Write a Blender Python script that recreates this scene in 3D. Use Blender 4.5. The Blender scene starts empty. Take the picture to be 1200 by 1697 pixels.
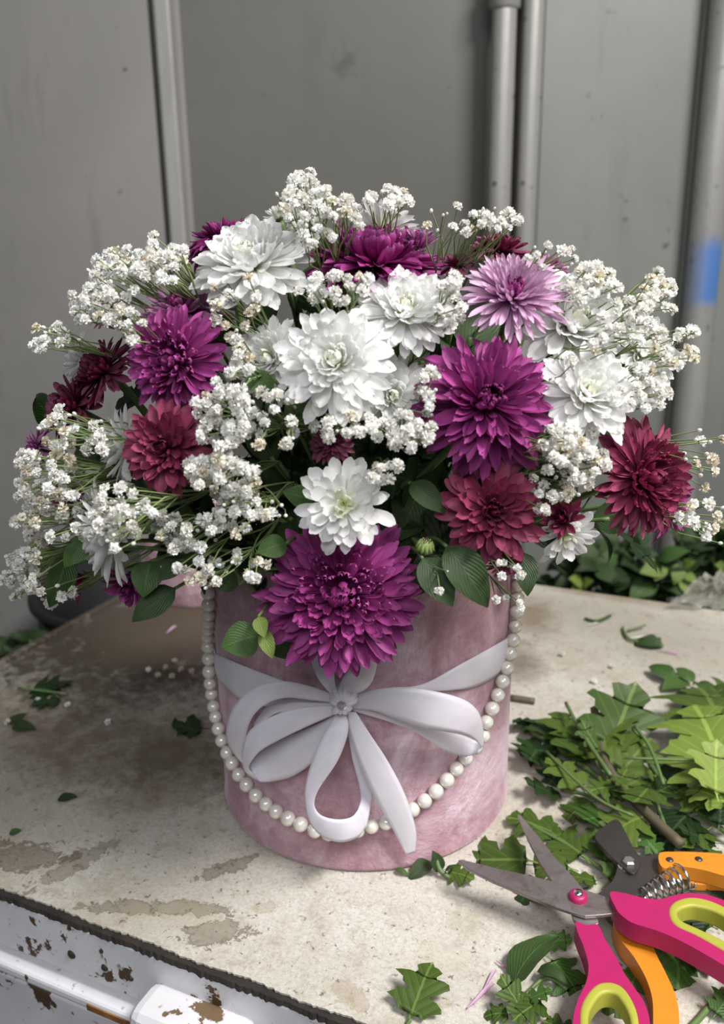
import bpy, math, random
from mathutils import Vector, Matrix, Euler, noise
R = math.radians
rnd = random.Random(11)
sc = bpy.context.scene
C = sc.collection

# ------------------------------------------------------------------ camera
FPX, PITCH, ROLL, CD, CH = 1438.4, R(17.09), R(-0.887), 0.5419, 0.3666
cam = bpy.data.cameras.new('camera'); co = bpy.data.objects.new('camera', cam); C.objects.link(co)
fw = Vector((0, math.cos(PITCH), -math.sin(PITCH))); rt0 = Vector((1, 0, 0)); up0 = rt0.cross(fw)
RT = rt0 * math.cos(ROLL) + up0 * math.sin(ROLL); UP = -rt0 * math.sin(ROLL) + up0 * math.cos(ROLL)
CAM = Vector((0, -CD, CH))
m = Matrix((RT, UP, -fw)).transposed().to_4x4(); m.translation = CAM
co.matrix_world = m
cam.sensor_fit = 'VERTICAL'; cam.sensor_height = 36.0; cam.lens = FPX / 1697 * 36.0
cam.clip_start = 0.01
cam.dof.use_dof = True; cam.dof.focus_distance = 0.44; cam.dof.aperture_fstop = 9.0
sc.camera = co
# ------------------------------------------------------------------ world, lights, exposure
w = bpy.data.worlds.new('world'); sc.world = w; w.use_nodes = True
w.node_tree.nodes['Background'].inputs[0].default_value = (0.93, 0.96, 1.0, 1)
w.node_tree.nodes['Background'].inputs[1].default_value = 0.13
def area(name, loc, target, sx, sy, power, col):
    l = bpy.data.lights.new(name, 'AREA'); l.shape = 'RECTANGLE'; l.size = sx; l.size_y = sy; l.energy = power; l.color = col
    o = bpy.data.objects.new(name, l); C.objects.link(o); o.location = loc
    o.rotation_euler = (Vector(target) - Vector(loc)).to_track_quat('-Z', 'Y').to_euler()
area('ceiling_and_fill_lamp', (0.85, -0.62, 1.45), (0.0, 0.0, 0.15), 0.7, 0.30, 45, (1.0, 0.975, 0.95))
area('ceiling_and_fill_lamp', (-0.10, -1.35, 1.25), (0, 0, 0.15), 1.1, 0.5, 12.5, (0.93, 0.96, 1.0))  # added soft fill above the camera; the lamp before it is the ceiling one
sc.view_settings.view_transform = 'Standard'; sc.view_settings.look = 'None'
sc.view_settings.gamma = 1; sc.view_settings.use_curve_mapping = False
sc.view_settings.exposure = 0.0

# ------------------------------------------------------------------ pixel helpers (numbers measured in the 1200x1697 frame)
def ray(px, py):
    d = RT * ((px - 600) / FPX) + UP * (-(py - 848.5) / FPX) + fw
    return d.normalized()
def on_z(px, py, z=0.0):
    d = ray(px, py); t = (z - CAM.z) / d.z; return CAM + d * t
def on_y(px, py, y):
    d = ray(px, py); t = (y - CAM.y) / d.y; return CAM + d * t
EC = Vector((0, 0.0, 0.245)); ER = Vector((0.212, 0.165, 0.158))
def dome(px, py, off=0.0):
    """point of the bouquet's dome (grown by off) met by a line of sight, else the nearest approach"""
    er = ER + Vector((off, off, off)); d = ray(px, py)
    o = Vector([(CAM[i] - EC[i]) / er[i] for i in range(3)]); q = Vector([d[i] / er[i] for i in range(3)])
    a = q.dot(q); b = o.dot(q); c = o.dot(o) - 1; D = b * b - a * c
    t = (-b - math.sqrt(D)) / a if D > 0 else -b / a
    return CAM + d * t
def on_cyl(px, py, rad):
    d = ray(px, py); a = d.x ** 2 + d.y ** 2; b = CAM.x * d.x + CAM.y * d.y; c = CAM.x ** 2 + CAM.y ** 2 - rad * rad
    D = b * b - a * c; t = (-b - math.sqrt(D)) / a if D > 0 else -b / a
    return CAM + d * t
def depth(p): return (p - CAM).dot(fw)

# ------------------------------------------------------------------ node materials
def mat(name):
    m = bpy.data.materials.new(name); m.use_nodes = True
    nt = m.node_tree; return m, nt, nt.nodes['Principled BSDF']
def N(nt, typ, **kw):
    n = nt.nodes.new(typ)
    for k, v in kw.items():
        if isinstance(k, str) and hasattr(n, k): setattr(n, k, v)
        else: n.inputs[k.replace('_', ' ')].default_value = v
    return n
def ramp(nt, src, stops):
    r = nt.nodes.new('ShaderNodeValToRGB'); e = r.color_ramp.elements
    while len(e) < len(stops): e.new(0.5)
    for i, (p, c) in enumerate(stops):
        e[i].position = p; e[i].color = (c[0], c[1], c[2], 1) if len(c) == 3 else c
    nt.links.new(src, r.inputs[0]); return r.outputs[0]
def mixc(nt, fac, a, b, mode='MIX'):
    n = nt.nodes.new('ShaderNodeMix'); n.data_type = 'RGBA'; n.blend_type = mode; n.clamp_factor = True
    for s, v in ((0, fac), (6, a), (7, b)):
        if isinstance(v, (int, float)): n.inputs[s].default_value = v
        elif isinstance(v, tuple): n.inputs[s].default_value = (v[0], v[1], v[2], 1)
        else: nt.links.new(v, n.inputs[s])
    return n.outputs[2]
def math_(nt, op, a, b=0.0, c=None):
    n = nt.nodes.new('ShaderNodeMath'); n.operation = op
    for i, v in enumerate((a, b) if c is None else (a, b, c)):
        if isinstance(v, (int, float)): n.inputs[i].default_value = v
        else: nt.links.new(v, n.inputs[i])
    return n.outputs[0]
def noise_(nt, vec, scale, detail=4, rough=0.55, dist=0.0):
    n = nt.nodes.new('ShaderNodeTexNoise'); n.inputs['Scale'].default_value = scale; n.inputs['Detail'].default_value = detail
    n.inputs['Roughness'].default_value = rough; n.inputs['Distortion'].default_value = dist
    if vec is not None: nt.links.new(vec, n.inputs['Vector'])
    return n.outputs['Fac']
def mapping(nt, vec, scale=(1, 1, 1), loc=(0, 0, 0), rot=(0, 0, 0)):
    n = nt.nodes.new('ShaderNodeMapping'); n.inputs['Scale'].default_value = scale; n.inputs['Location'].default_value = loc
    n.inputs['Rotation'].default_value = rot; nt.links.new(vec, n.inputs[0]); return n.outputs[0]
def bump(nt, bs, h, strength, dist=0.001):
    b = nt.nodes.new('ShaderNodeBump'); b.inputs['Strength'].default_value = strength; b.inputs['Distance'].default_value = dist
    nt.links.new(h, b.inputs['Height']); nt.links.new(b.outputs[0], bs.inputs['Normal'])
def plain(name, col, rough=0.5, metal=0.0, spec=0.5, var=0.12, scale=60, coat=0.0):
    m, nt, bs = mat(name); tc = nt.nodes.new('ShaderNodeTexCoord').outputs['Object']
    f = noise_(nt, tc, scale, 3)
    d = tuple(x * (1 - var) for x in col); l = tuple(min(1, x * (1 + var)) for x in col)
    nt.links.new(ramp(nt, f, [(0.3, d), (0.7, l)]), bs.inputs['Base Color'])
    bs.inputs['Roughness'].default_value = rough; bs.inputs['Metallic'].default_value = metal
    bs.inputs['Specular IOR Level'].default_value = spec; bs.inputs['Coat Weight'].default_value = coat
    bump(nt, bs, f, 0.15, 0.0005)
    return m

def petal_mat(name, stops, back, trans=0.3, streak=0.25, var=0.15, rough=0.5):
    m, nt, bs = mat(name); L = nt.links
    uv = nt.nodes.new('ShaderNodeUVMap'); uv.uv_map = 'uv'
    sx = nt.nodes.new('ShaderNodeSeparateXYZ'); L.new(uv.outputs[0], sx.inputs[0])
    oi = nt.nodes.new('ShaderNodeObjectInfo')
    col = ramp(nt, sx.outputs[1], stops)
    mp = mapping(nt, uv.outputs[0], (16, 1.3, 1))
    st = noise_(nt, mp, 1.0, 2, 0.5)
    geo = nt.nodes.new('ShaderNodeNewGeometry')
    col = mixc(nt, math_(nt, 'MULTIPLY', geo.outputs['Backfacing'], 0.75), col, back)
    k = math_(nt, 'MULTIPLY_ADD', math_(nt, 'SUBTRACT', st, 0.5), streak * 2, 1.0)
    k2 = math_(nt, 'MULTIPLY_ADD', math_(nt, 'SUBTRACT', oi.outputs['Random'], 0.5), var * 2, 1.0)
    k = math_(nt, 'MULTIPLY', k, k2)
    cm = nt.nodes.new('ShaderNodeCombineColor')
    for i in range(3): L.new(k, cm.inputs[i])
    col = mixc(nt, 1.0, col, cm.outputs[0], 'MULTIPLY')
    L.new(col, bs.inputs['Base Color']); bs.inputs['Roughness'].default_value = rough
    bs.inputs['Specular IOR Level'].default_value = 0.35
    bump(nt, bs, st, 0.5, 0.0006)
    tr = nt.nodes.new('ShaderNodeBsdfTranslucent'); L.new(col, tr.inputs[0])
    ms = nt.nodes.new('ShaderNodeMixShader'); ms.inputs[0].default_value = trans
    L.new(bs.outputs[0], ms.inputs[1]); L.new(tr.outputs[0], ms.inputs[2])
    L.new(ms.outputs[0], nt.nodes['Material Output'].inputs[0])
    return m
PM = {
 'white': petal_mat('white_petal', [(0.0, (0.62, 0.68, 0.30)), (0.22, (0.84, 0.86, 0.70)), (0.5, (0.93, 0.93, 0.92)), (1.0, (0.95, 0.95, 0.96))], (0.90, 0.90, 0.88), 0.45, 0.05, 0.03),
 'purple': petal_mat('purple_petal', [(0.0, (0.15, 0.004, 0.055)), (0.45, (0.27, 0.014, 0.14)), (0.85, (0.38, 0.045, 0.25)), (1.0, (0.53, 0.14, 0.40))], (0.36, 0.06, 0.25), 0.22, 0.30, 0.24),
 'white_core': petal_mat('young_white_petal', [(0.0, (0.62, 0.70, 0.28)), (0.45, (0.86, 0.88, 0.62)), (0.8, (0.94, 0.95, 0.86)), (1.0, (0.95, 0.96, 0.90))], (0.90, 0.91, 0.76), 0.4, 0.05, 0.04),
 'purple_pale': petal_mat('pale_purple_petal', [(0.0, (0.20, 0.02, 0.12)), (0.45, (0.38, 0.08, 0.29)), (0.85, (0.52, 0.22, 0.43)), (1.0, (0.66, 0.42, 0.58))], (0.58, 0.32, 0.50), 0.25, 0.35, 0.2),
 'dark_purple': petal_mat('dark_purple_petal', [(0.0, (0.06, 0.003, 0.03)), (0.5, (0.17, 0.012, 0.10)), (1.0, (0.28, 0.035, 0.18))], (0.25, 0.06, 0.19), 0.18, 0.3, 0.2),
 'crimson': petal_mat('crimson_petal', [(0.0, (0.07, 0.003, 0.016)), (0.45, (0.20, 0.010, 0.046)), (1.0, (0.31, 0.028, 0.088))], (0.30, 0.055, 0.12), 0.2, 0.28, 0.2),
 'burgundy': petal_mat('burgundy_petal', [(0.0, (0.035, 0.002, 0.01)), (0.5, (0.11, 0.006, 0.03)), (1.0, (0.20, 0.018, 0.065))], (0.2, 0.05, 0.1), 0.15, 0.28, 0.2),
 'lilac': petal_mat('lilac_petal', [(0.0, (0.24, 0.02, 0.18)), (0.4, (0.50, 0.17, 0.43)), (0.75, (0.64, 0.33, 0.56)), (1.0, (0.78, 0.58, 0.72))], (0.70, 0.47, 0.64), 0.28, 0.22, 0.12),
}
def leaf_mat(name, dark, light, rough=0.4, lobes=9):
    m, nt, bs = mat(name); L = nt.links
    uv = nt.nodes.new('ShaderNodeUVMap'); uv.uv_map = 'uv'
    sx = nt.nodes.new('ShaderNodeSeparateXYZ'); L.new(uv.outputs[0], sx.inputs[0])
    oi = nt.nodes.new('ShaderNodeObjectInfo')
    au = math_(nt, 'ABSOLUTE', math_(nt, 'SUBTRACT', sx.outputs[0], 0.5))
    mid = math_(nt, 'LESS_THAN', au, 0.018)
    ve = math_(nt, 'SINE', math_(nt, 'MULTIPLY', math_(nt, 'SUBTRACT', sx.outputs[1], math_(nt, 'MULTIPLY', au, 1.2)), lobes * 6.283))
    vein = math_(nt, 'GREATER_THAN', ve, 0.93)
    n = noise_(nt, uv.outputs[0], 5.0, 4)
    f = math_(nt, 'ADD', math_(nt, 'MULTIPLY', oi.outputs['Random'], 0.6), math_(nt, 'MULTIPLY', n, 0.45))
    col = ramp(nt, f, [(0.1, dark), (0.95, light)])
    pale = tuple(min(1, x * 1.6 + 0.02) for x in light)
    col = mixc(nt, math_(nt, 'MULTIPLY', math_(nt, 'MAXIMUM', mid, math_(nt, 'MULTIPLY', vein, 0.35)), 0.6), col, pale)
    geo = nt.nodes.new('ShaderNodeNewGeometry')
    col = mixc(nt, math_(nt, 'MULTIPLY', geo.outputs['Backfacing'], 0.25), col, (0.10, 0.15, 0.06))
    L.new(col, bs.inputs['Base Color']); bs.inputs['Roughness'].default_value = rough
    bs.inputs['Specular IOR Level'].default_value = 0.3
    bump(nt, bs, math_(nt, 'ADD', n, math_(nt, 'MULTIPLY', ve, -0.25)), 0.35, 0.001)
    tr = nt.nodes.new('ShaderNodeBsdfTranslucent'); L.new(col, tr.inputs[0])
    ms = nt.nodes.new('ShaderNodeMixShader'); ms.inputs[0].default_value = 0.22
    L.new(bs.outputs[0], ms.inputs[1]); L.new(tr.outputs[0], ms.inputs[2]); L.new(ms.outputs[0], nt.nodes['Material Output'].inputs[0])
    return m
LM = {
 'deep': leaf_mat('shaded_leaf', (0.003, 0.010, 0.003), (0.012, 0.030, 0.007), 0.5),  # darker copy of the leaf green, shade behind the cabinet put into its colour
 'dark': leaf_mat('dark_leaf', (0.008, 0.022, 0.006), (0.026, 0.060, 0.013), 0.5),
 'mid': leaf_mat('mid_green_leaf', (0.022, 0.062, 0.012), (0.065, 0.145, 0.026), 0.42),
 'cut': leaf_mat('chrysanthemum_leaf', (0.034, 0.072, 0.010), (0.105, 0.160, 0.026), 0.5, 6),
 'light': leaf_mat('light_green_leaf', (0.12, 0.19, 0.028), (0.24, 0.32, 0.06), 0.5, 6),
}
M_stem = plain('green_stem', (0.10, 0.16, 0.05), 0.5)
M_brown = plain('woody_stem', (0.10, 0.085, 0.05), 0.6)
M_gyp_stem = plain('thin_stem', (0.20, 0.26, 0.10), 0.5)
M_floret = plain('yellow_green_floret', (0.66, 0.70, 0.25), 0.5, var=0.2)
M_dark_floret = plain('dark_red_floret', (0.09, 0.01, 0.03), 0.5, var=0.4)
def blossom_mat(name, a, b):
    m, nt, bs = mat(name); oi = nt.nodes.new('ShaderNodeObjectInfo')
    c = ramp(nt, oi.outputs['Random'], [(0.0, a), (1.0, b)]); nt.links.new(c, bs.inputs['Base Color'])
    bs.inputs['Roughness'].default_value = 0.6
    tr = nt.nodes.new('ShaderNodeBsdfTranslucent'); nt.links.new(c, tr.inputs[0])
    ms = nt.nodes.new('ShaderNodeMixShader'); ms.inputs[0].default_value = 0.3
    nt.links.new(bs.outputs[0], ms.inputs[1]); nt.links.new(tr.outputs[0], ms.inputs[2]); nt.links.new(ms.outputs[0], nt.nodes['Material Output'].inputs[0])
    return m
M_gyp = blossom_mat('gypsophila_white', (0.84, 0.82, 0.77), (0.93, 0.93, 0.91))
M_gyp_dry = blossom_mat('gypsophila_cream', (0.76, 0.68, 0.54), (0.86, 0.82, 0.72))

# ------------------------------------------------------------------ mesh helpers
def mesh(name, vs, fs, mats, uvs=None, smooth=True, mi=None):
    me = bpy.data.meshes.new(name); me.from_pydata([tuple(v) for v in vs], [], fs)
    for m in (mats if isinstance(mats, (list, tuple)) else [mats]): me.materials.append(m)
    if smooth: me.polygons.foreach_set('use_smooth', [True] * len(me.polygons))
    if mi: me.polygons.foreach_set('material_index', mi)
    if uvs:
        ul = me.uv_layers.new(name='uv'); vi = [0] * len(me.loops); me.loops.foreach_get('vertex_index', vi)
        ul.data.foreach_set('uv', [c for i in vi for c in uvs[i]])
    me.update(); return me
def obj(name, me, parent=None, M=None):
    o = bpy.data.objects.new(name, me); C.objects.link(o)
    if parent is not None: o.parent = parent
    if M is not None: o.matrix_basis = M
    return o
def tag(o, label=None, cat=None, group=None, kind=None):
    for k, v in (('label', label), ('category', cat), ('group', group), ('kind', kind)):
        if v: o[k] = v
    return o
def thing(name, loc, label, cat, group=None, M=None):
    o = bpy.data.objects.new(name, None); C.objects.link(o); o.empty_display_size = 0.02
    if M is not None: o.matrix_basis = M
    else: o.location = loc
    return tag(o, label, cat, group)
class MB:
    def __init__(s): s.v = []; s.f = []; s.mi = []; s.uv = []
    def add(s, vs, fs, mi=0, uv=None):
        b = len(s.v); s.v += [Vector(x) for x in vs]; s.f += [tuple(i + b for i in f) for f in fs]; s.mi += [mi] * len(fs)
        s.uv += (uv if uv else [(0, 0)] * len(vs))
    def tube(s, pts, rads, n=6, mi=0, caps=True):
        pts = [Vector(p) for p in pts]; K = len(pts)
        if isinstance(rads, (int, float)): rads = [rads] * K
        vs = []; fs = []; prev = None
        for i, p in enumerate(pts):
            t = (pts[min(i + 1, K - 1)] - pts[max(i - 1, 0)]).normalized()
            if prev is None:
                a = t.orthogonal().normalized()
            else: a = (prev - t * prev.dot(t)).normalized()
            prev = a; b = t.cross(a)
            for k in range(n):
                an = 2 * math.pi * k / n; vs.append(p + (a * math.cos(an) + b * math.sin(an)) * rads[i])
        for i in range(K - 1):
            for k in range(n):
                k2 = (k + 1) % n; fs.append((i * n + k, i * n + k2, (i + 1) * n + k2, (i + 1) * n + k))
        if caps: fs.append(tuple(range(n))[::-1]); fs.append(tuple((K - 1) * n + k for k in range(n)))
        s.add(vs, fs, mi)
    def box(s, c, sz, M=None, mi=0):
        c = Vector(c); vs = []
        for x in (-1, 1):
            for y in (-1, 1):
                for z in (-1, 1):
                    v = Vector((x * sz[0] / 2, y * sz[1] / 2, z * sz[2] / 2)) + c
                    vs.append(M @ v if M is not None else v)
        s.add(vs, [(0, 1, 3, 2), (4, 6, 7, 5), (0, 4, 5, 1), (2, 3, 7, 6), (0, 2, 6, 4), (1, 5, 7, 3)], mi)
    def lathe(s, prof, n=48, mi=0, M=None, close=False):
        vs = []; fs = []; K = len(prof)
        for r, z in prof:
            for k in range(n):
                a = 2 * math.pi * k / n; v = Vector((r * math.cos(a), r * math.sin(a), z)); vs.append(M @ v if M is not None else v)
        for i in range(K - 1 + (1 if close else 0)):
            j = (i + 1) % K
            for k in range(n):
                k2 = (k + 1) % n; fs.append((i * n + k, i * n + k2, j * n + k2, j * n + k))
        s.add(vs, fs, mi)
    def mesh(s, name, mats, smooth=True, uv=False): return mesh(name, s.v, s.f, mats, s.uv if uv else None, smooth, s.mi)
def bevel(o, wd, seg=2):
    b = o.modifiers.new('bevel', 'BEVEL'); b.width = wd; b.segments = seg; b.limit_method = 'ANGLE'; return o
def catmull(P, n):
    P = [Vector(p) for p in P]; out = []
    for i in range(len(P) - 1):
        a = P[max(i - 1, 0)]; b = P[i]; c = P[i + 1]; d = P[min(i + 2, len(P) - 1)]
        for k in range(n):
            t = k / n
            out.append(0.5 * ((2 * b) + (c - a) * t + (2 * a - 5 * b + 4 * c - d) * t * t + (3 * b - a - 3 * c + d) * t ** 3))
    out.append(P[-1]); return out
def frame_z(p, z, spin=0.0, s=1.0):
    q = Vector(z).normalized().to_track_quat('Z', 'Y')
    return Matrix.Translation(p) @ q.to_matrix().to_4x4() @ Matrix.Rotation(spin, 4, 'Z') @ Matrix.Scale(s, 4)

# ================================================================== SETTING: wall, floor
WY = 0.80; FLOOR = -0.85
def wall_mat(name, dark, light, stain=(0.06, 0.06, 0.05)):
    m, nt, bs = mat(name); tc = nt.nodes.new('ShaderNodeTexCoord').outputs['Object']
    a = noise_(nt, tc, 2.2, 5, 0.6, 0.4); b = noise_(nt, tc, 34, 5, 0.7); c = noise_(nt, mapping(nt, tc, (14, 14, 3.0)), 1.0, 4, 0.7)
    col = ramp(nt, a, [(0.32, dark), (0.68, light)])
    col = mixc(nt, ramp(nt, b, [(0.66, (0, 0, 0)), (0.74, (1, 1, 1))]), col, stain)
    col = mixc(nt, math_(nt, 'MULTIPLY', ramp(nt, c, [(0.55, (0, 0, 0)), (0.75, (1, 1, 1))]), 0.35), col, stain)
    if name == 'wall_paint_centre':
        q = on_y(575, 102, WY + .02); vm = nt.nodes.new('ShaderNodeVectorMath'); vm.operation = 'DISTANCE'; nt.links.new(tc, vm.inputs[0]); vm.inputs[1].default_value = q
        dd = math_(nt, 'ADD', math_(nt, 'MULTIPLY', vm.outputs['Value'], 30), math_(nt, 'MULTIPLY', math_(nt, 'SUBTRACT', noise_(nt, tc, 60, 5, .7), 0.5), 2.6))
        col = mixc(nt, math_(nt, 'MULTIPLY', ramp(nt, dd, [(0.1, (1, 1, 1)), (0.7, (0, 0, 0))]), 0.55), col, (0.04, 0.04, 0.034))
    nt.links.new(col, bs.inputs['Base Color']); bs.inputs['Roughness'].default_value = 0.45
    bs.inputs['Specular IOR Level'].default_value = 0.4
    bump(nt, bs, a, 0.3, 0.004); return m
M_wl = wall_mat('wall_paint_light', (0.205, 0.200, 0.190), (0.25, 0.240, 0.232))
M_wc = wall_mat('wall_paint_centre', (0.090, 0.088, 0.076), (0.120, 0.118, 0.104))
M_wr = wall_mat('wall_paint_right', (0.160, 0.168, 0.152), (0.205, 0.213, 0.195))
M_seam = plain('dark_seam', (0.04, 0.04, 0.035), 0.7)
M_floor = plain('dark_floor', (0.05, 0.05, 0.045), 0.8, scale=8, var=0.4)
ZT = 1.6
def X(px, py=200): return on_y(px, py, WY).x
def slab(name, x0, x1, y0, y1, z0, z1, m, parent=None):
    b = MB(); b.box(((x0 + x1) / 2, (y0 + y1) / 2, (z0 + z1) / 2), (x1 - x0, y1 - y0, z1 - z0)); return obj(name, b.mesh(name, m, False), parent)
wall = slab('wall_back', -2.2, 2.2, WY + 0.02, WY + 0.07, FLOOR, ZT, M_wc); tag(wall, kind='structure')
wl = tag(slab('wall_left_panel', -2.2, X(262), WY - 0.012, WY + 0.021, FLOOR, ZT, M_wl), kind='structure'); wl.name = 'wall_left'
wr = tag(slab('wall_right', X(898), X(1172), WY + 0.004, WY + 0.021, FLOOR, ZT, M_wr), kind='structure')
wr2 = tag(slab('wall_right', X(1172), 2.2, WY - 0.010, WY + 0.021, FLOOR, ZT, M_wr), kind='structure')
M_frame = wall_mat('painted_steel_strip', (0.25, 0.245, 0.235), (0.30, 0.295, 0.285), (0.05, 0.045, 0.04))
t1 = slab('trim_1', X(272), X(299), WY - 0.022, WY + 0.021, FLOOR, ZT, M_frame); tag(t1, kind='structure'); bevel(t1, 0.004)
t2 = slab('trim_2', X(262), X(272), WY - 0.004, WY + 0.021, FLOOR, ZT, plain('grey_seam', (0.10, 0.098, 0.09), 0.7)); tag(t2, kind='structure')
t2b = slab('trim_3', X(299), X(307), WY + 0.012, WY + 0.021, FLOOR, ZT, M_wl); tag(t2b, kind='structure')
M_brownseam = plain('rusty_seam', (0.10, 0.085, 0.06), 0.7)
# pipes
def paint_pipe(name, blue=False):
    m, nt, bs = mat(name); tc = nt.nodes.new('ShaderNodeTexCoord').outputs['Object']
    a = noise_(nt, mapping(nt, tc, (6, 6, 2)), 3, 5, 0.6); b = noise_(nt, tc, 60, 4, 0.6)
    col = ramp(nt, a, [(0.3, (0.27, 0.265, 0.25)), (0.7, (0.35, 0.345, 0.325))])
    col = mixc(nt, ramp(nt, b, [(0.64, (0, 0, 0)), (0.72, (1, 1, 1))]), col, (0.09, 0.085, 0.07))
    if blue:
        sx = nt.nodes.new('ShaderNodeSeparateXYZ'); nt.links.new(tc, sx.inputs[0])
        z = math_(nt, 'ADD', sx.outputs[2], math_(nt, 'MULTIPLY', math_(nt, 'SUBTRACT', noise_(nt, tc, 25, 3), 0.5), 0.03))
        c = math_(nt, 'ABSOLUTE', math_(nt, 'SUBTRACT', z, blue))
        f = ramp(nt, c, [(0.034, (1, 1, 1)), (0.052, (0, 0, 0))])
        x = ramp(nt, math_(nt, 'MULTIPLY_ADD', sx.outputs[0], 14, 0.5), [(0.15, (0.15, 0.15, 0.15)), (0.5, (1, 1, 1))])
        f = math_(nt, 'MULTIPLY', f, math_(nt, 'MULTIPLY', x, 0.85))
        col = mixc(nt, f, col, (0.06, 0.20, 0.55))
    nt.links.new(col, bs.inputs['Base Color']); bs.inputs['Roughness'].default_value = 0.35; bs.inputs['Metallic'].default_value = 0.25
    bump(nt, bs, b, 0.2, 0.0008); return m
M_pipe = paint_pipe('painted_pipe')
def pipe(px0, px1, yoff, label, z1=ZT, z0=FLOOR, mt=None, py=200):
    y = WY - yoff; xa = on_y(px0, py, y - 0.012).x; xb = on_y(px1, py, y - 0.012).x; r = (xb - xa) / 2
    t = thing('wall_pipe', ((xa + xb) / 2, y, z0), label, 'pipe')
    b = MB(); b.lathe([(r, 0), (r, z1 - z0)], 28); obj('tube', b.mesh('tube', mt or M_pipe), t)
    return t, r
zc = on_y(833, 6, WY - 0.04).z
p1, r1 = pipe(813, 853, 0.030, 'grey painted steel pipe capped by a collar, first of the close pair behind the bouquet')
b = MB(); b.lathe([(r1, -0.006), (r1 * 1.28, -0.003), (r1 * 1.28, 0.030), (r1, 0.034)], 28, M=Matrix.Translation((0, 0, zc - FLOOR)))
obj('collar', b.mesh('collar', M_pipe), p1)
p2, r2 = pipe(862, 898, 0.022, 'plain grey painted pipe of the close pair, beside the collared pipe')
zb = on_y(1165, 455, WY - 0.03).z
M_blue = paint_pipe('painted_pipe_blue_smear', zb - FLOOR)
p3, r3 = pipe(1166, 1222, 0.022, 'thick grey vertical pipe with a smear of blue paint', mt=M_blue)
for nm, px0, px1, dy in (('trim_4', 853, 862, 0.004), ('trim_5', 1148, 1163, 0.006)):
    o = slab(nm, X(px0), X(px1), WY - dy, WY + 0.021, FLOOR, ZT, M_brownseam if nm == 'trim_4' else M_wr); tag(o, kind='structure')
fl = slab('floor', -2.2, 2.2, -2.2, WY + 0.07, FLOOR - 0.04, FLOOR, M_floor); tag(fl, kind='structure')

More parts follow.
